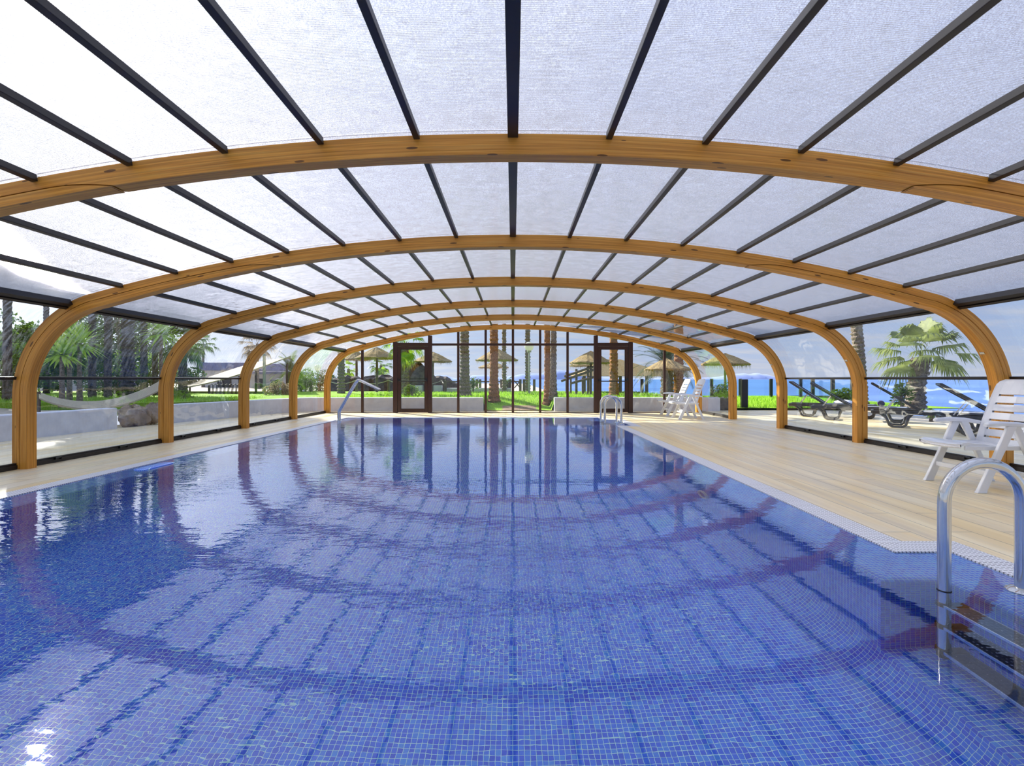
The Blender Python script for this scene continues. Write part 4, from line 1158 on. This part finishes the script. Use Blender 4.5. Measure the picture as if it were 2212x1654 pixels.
for a, b in ((1111, 1124), (1124, 1111)):
    m = MB(); m.tube([at(a, 822, 24.9), at(b, 838, 24.9)], .03, 6); m.build('cross_brace', M_POLE, t, smooth=True)
for x0, x1, top, lb in ((897, 912, 832, 'small white block wall seen through the left door'), (936, 954, 832, 'white masonry block right of the left door'), (959, 988, 838, 'lower white masonry block behind the rope fence'), (1016, 1104, 838, 'long low white kerb wall in front of the sea')):
    m = MB(); m.box(wx(x0, 24.6), wx(x1, 24.6), 24.6, 25.0, .28, wz(top, 24.6)); m.build('low_wall', M_STUCCO, bevel=.03, label=lb, cat='low wall')

def globe_lamp(px, py, r_px, Y, label, gz):
    x = wx(px, Y); z = wz(py, Y)-gz; r = r_px*Y/F
    t = empty('globe_lamp', (x, Y, gz), 0, label, 'lamp post')
    m = MB(); m.lathe([(r*sin(a), z - r*cos(a)) for a in frange(.2, pi-.01, 16)], n=24); m.build('globe', M_GLOBE, t, smooth=True, angle=60)
    m = MB(); m.tube([(0, 0, -.02), (0, 0, z-r)], [.045, .035], 12); m.lathe([(.09, z-r-.06), (.10, z-r*.93)], n=16); m.build('lamp_pole', M_GREYM, t, smooth=True)
globe_lamp(1143, 748, 10, 21, 'white globe lamp on a thin pole right of the centre mullion', LAWN)
globe_lamp(686, 794, 7, 30, 'small globe lamp above the hedge in the last left bay', .3)
t = empty('light_pole', (wx(571, 22), 22, .3), 0, 'pale slender pole beyond the fourth left bay', 'pole')
m = MB(); m.tube([(0, 0, 0), (0, 0, wz(764, 22)-.3)], .065, 12); m.build('pole_shaft', M_GREYM, t, smooth=True)
m = MB(); m.lathe([(.12, 0), (.12, .03), (.07, .05)], n=16); m.build('pole_foot', M_GREYM, t)

# ============================================================ LEFT BUILDINGS AND AWNING
def building(px0, px1, roof_top, roof_bot, base, Y, depth, label, openings):
    t = empty('garden_building', (0, 0, 0), 0, label, 'building')
    x0, x1 = wx(px0, Y), wx(px1, Y)
    m = MB(); m.box(x0, x1, Y, Y+depth, .2, wz(roof_bot, Y)); m.build('building_wall', M_RENDER, t)
    m = MB(); m.box(x0-.3, x1+.4, Y-.5, Y+depth+.3, wz(roof_bot, Y), wz(roof_top, Y)); m.build('flat_roof', M_ROOFBLUE, t, bevel=.05)
    for a, b, c, d in openings:
        m = MB(); m.box(wx(a, Y), wx(b, Y), Y-.04, Y+.02, wz(d, Y), wz(c, Y)); m.build('doorway', M_DARK, t)  # near-black slab stands in for the shaded inside of an opening
building(440, 546, 783, 800, 846, 40, 5, 'pale pavilion with a slate-blue flat roof beyond the third left bay', [(470, 500, 812, 842), (515, 530, 812, 842)])
building(86, 180, 788, 806, 858, 30, 4, 'low white building glimpsed between the dracaenas', [(100, 125, 815, 850)])
building(540, 612, 802, 808, 850, 36, 4, 'dark-fronted bar building under the beige awning', [(553, 570, 818, 850), (585, 600, 820, 848)])
def canvas(rows, name, label, cat, th=.05, parent=None):
    m = MB(); n = len(rows[0]); nr = len(rows)
    up = [[Vector(p) for p in r] for r in rows]; dn = [[p - Vector((0, 0, th)) for p in r] for r in up]
    m.grid(up, uvf=lambda j, k: (k/n, j/(nr-1))); m.grid([r[::-1] for r in dn], uvf=lambda j, k: (k/n, j/(nr-1)))
    m.grid([up[0][::-1], dn[0][::-1]]); m.grid([up[-1], dn[-1]]); m.grid([[r[0] for r in up], [r[0] for r in dn]]); m.grid([[r[-1] for r in dn], [r[-1] for r in up]])
    return m.build(name, M_CANVAS, parent, smooth=True, angle=40, label=label, cat=cat)
# tensioned awning over the terrace, third to fourth left bay
A = empty('awning', (0, 0, 0), 0, 'large beige striped awning rising from left to right beyond the third left bay', 'awning')
rows = []
for j in range(7):
    f = j/6; top = []
    for k in range(17):
        g = k/16; px = 360 + 268*g; yb = 842 - 74*g**1.15 + 6*sin(g*pi); yt = 836 - 92*g**.9 + 30*g**3
        py = yb + (yt-yb)*f*(.25+.75*g); Y = 22 + 5*f
        top.append(at(px, py, Y))
    rows.append(top)
canvas(rows, 'awning_canvas', None, None, parent=A)
for px, pb, pt, Y in ((620, 848, 786, 22.2), (553, 848, 800, 22.2), (452, 850, 832, 22.2)):
    m = MB(); x = wx(px, Y); m.tube([(x, Y, .3), (x, Y, wz(pt, Y))], .05, 10); m.build('awning_post', M_BLACK, A, smooth=True)
# canopy image warped by the curved sheet, added here as a slung canvas
H = empty('warped_canopy_image', (0, 0, 0), 0, 'warped beige canopy image seen in the left glazing, built as a low striped canvas', 'warped image')
rows = []
for j in range(5):
    f = j/4; r = []
    for k in range(21):
        g = k/20; px = 84 + 268*g; yl = 858 + 34*sin(g*pi)**.8 - 22*g; yu = yl - (13 + 6*g)
        r.append(at(px, yl + (yu-yl)*f, 10.0 + .5*f + 1.15*g))
    rows.append(r)
canvas(rows, 'warped_canopy_sheet', None, None, .03, H)
for p, q_ in (((84, 850), 10.3), ((352, 822), 11.45)):  # posts added to carry the warped image
    m = MB(); a = at(*p, q_); m.tube([(a.x, a.y, .28), (a.x, a.y, a.z+.04)], .03, 8); m.build('added_post', M_POLE, H, smooth=True)

# stacked wire bicycle rack
t = empty('cycle_rack', (wx(482, 21), 21, .32), 0, 'dark metal rack on the lawn beyond the third left bay', 'rack')
m = MB()
for k in range(8):
    x = -.62 + k*.17; m.tube([(x, 0, 0), (x+.05, 0, .42), (x+.12, 0, .46), (x+.17, 0, .40), (x+.13, 0, .02)], .016, 6)
m.tube([(-.65, 0, .05), (.75, 0, .05)], .02, 6); m.build('rack_frame', M_BLACK, t, smooth=True)

# ============================================================ LOUNGERS
def lounger(loc, label, rz=radians(-36), angle=36):
    """local: head end at x=0, foot at x=1.95, width along y"""
    t = empty('sun_lounger', loc, rz, label, 'sun lounger', 'dark sun loungers facing the sea')
    W2 = .31; H = .31
    m = MB()
    for y in (-W2, W2): m.bar((.05, y, H), (1.95, y, H), .05, .075)
    m.bar((.06, -W2, H), (.06, W2, H), .05, .06); m.bar((1.93, -W2, H), (1.93, W2, H), .05, .06)
    m.build('frame', M_LOUNGE, t, bevel=.01)
    for x in (.18, 1.45):
        for y in (-W2, W2):
            m = MB(); m.tube([(x, y, H-.02), (x+.10, y, H-.10), (x+.16, y, .05), (x+.22, y, .015), (x+.36, y, .015), (x+.42, y, .06), (x+.46, y, H-.10), (x+.52, y, H-.02)], [.03, .028, .026, .026, .026, .026, .028, .03], 8)
            m.build('leg', M_LOUNGE, t, smooth=True)
    m = MB(); m.box(.86, 1.90, -W2+.03, W2-.03, H+.02, H+.032); m.build('seat_sling', M_MESH, t)
    a = radians(angle); hx, hz, L = .86, H+.03, .98
    d = Vector((-cos(a), 0, sin(a))); b = empty('x'); bpy.data.objects.remove(b)
    m = MB(); hp = Vector((hx, 0, hz))
    for y in (-W2+.02, W2-.02): m.bar(hp+Vector((0, y, 0)), hp+Vector((0, y, 0))+d*L, .035, .05, (sin(a), 0, cos(a)))
    m.bar(hp+d*L+Vector((0, -W2, 0)), hp+d*L+Vector((0, W2, 0)), .04, .04); 
    bk = m.build('back_frame', M_LOUNGE, t)
    m = MB(); n_ = Vector((sin(a), 0, cos(a)))*.006
    p = [hp+Vector((0, -W2+.03, 0)), hp+Vector((0, W2-.03, 0)), hp+Vector((0, W2-.03, 0))+d*L, hp+Vector((0, -W2+.03, 0))+d*L]
    m.grid([[q-n_ for q in p], [q+n_ for q in p]], True, cap=True); m.build('back_sling', M_MESH, bk)
    for y in (-.2, .2):
        m = MB(); q = hp + d*L*.5; m.tube([(q.x, y, q.z-.01), (q.x-.18, y, H+.02)], .010, 8); m.build('prop_bar', M_STEEL, t, smooth=True)
    m = MB()
    for y in (-.22, .22): m.bar((.1, y, H-.02), (1.9, y, H-.02), .02, .03)
    return t
lounger((7.58, 13.3, 0), 'farthest dark sun lounger, its blue-grey back raised right of the fourth arch')
lounger((7.50, 12.2, 0), 'second farthest dark sun lounger, tipped back beside the first', angle=34)
lounger((7.66, 10.4, 0), 'dark sun lounger directly right of the third right arch', angle=35)
lounger((7.77, 8.9, 0), 'nearest dark sun lounger, behind the arm of the large white chair', angle=35)
t = empty('towel_roll', (8.65, 11.36, .352), radians(-36), 'rolled dark blue towel lying on a lounger', 'towel')
m = MB(); m.tube([(0, -.25, .07), (0, 0, .072), (0, .25, .07)], [.068, .07, .066], 16); m.build('towel', principled('navy_towel', (.04, .04, .12), .95), t, smooth=True)
t = empty('folded_towel', (8.6, 12.55, .352), 0, 'white towel heaped on the farthest lounger', 'towel')
m = MB(); m.lathe([(.22, 0), (.24, .03), (.2, .07), (.1, .10), (.0, .11)], n=20); m.build('towel', principled('white_towel', (.7, .7, .75), .95), t, smooth=True)

# glass balustrade by the sea
t = empty('glass_balustrade', (0, 0, 0), 0, 'row of dark posts with clear glass panels along the seaward lawn', 'balustrade')
bp_ = [(x, 23.6) for x in (-.3+6.6, 8.3, 9.7, 11.1, 12.6, 14.05)] + [(13.4, 21.6), (13.1, 19.8), (12.8, 18.2)]
for x, y in bp_:
    m = MB(); m.box(x-.07, x+.07, y-.05, y+.05, .05, 1.0); m.build('post', M_BLACK, t, bevel=.01)
for (a, b), (c, d) in zip(bp_, bp_[1:]):
    m = MB(); m.bar((a, b, .55), (c, d, .55), .012, .82); m.build('glass_panel', M_RAILGL, t)
m = MB(); m.box(7.52, 7.72, 15.85, 16.0, .02, wz(819, 15.85)); m.build('bollard', M_BLACK, bevel=.02, label='thick black square post standing in the open doorway view', cat='post')
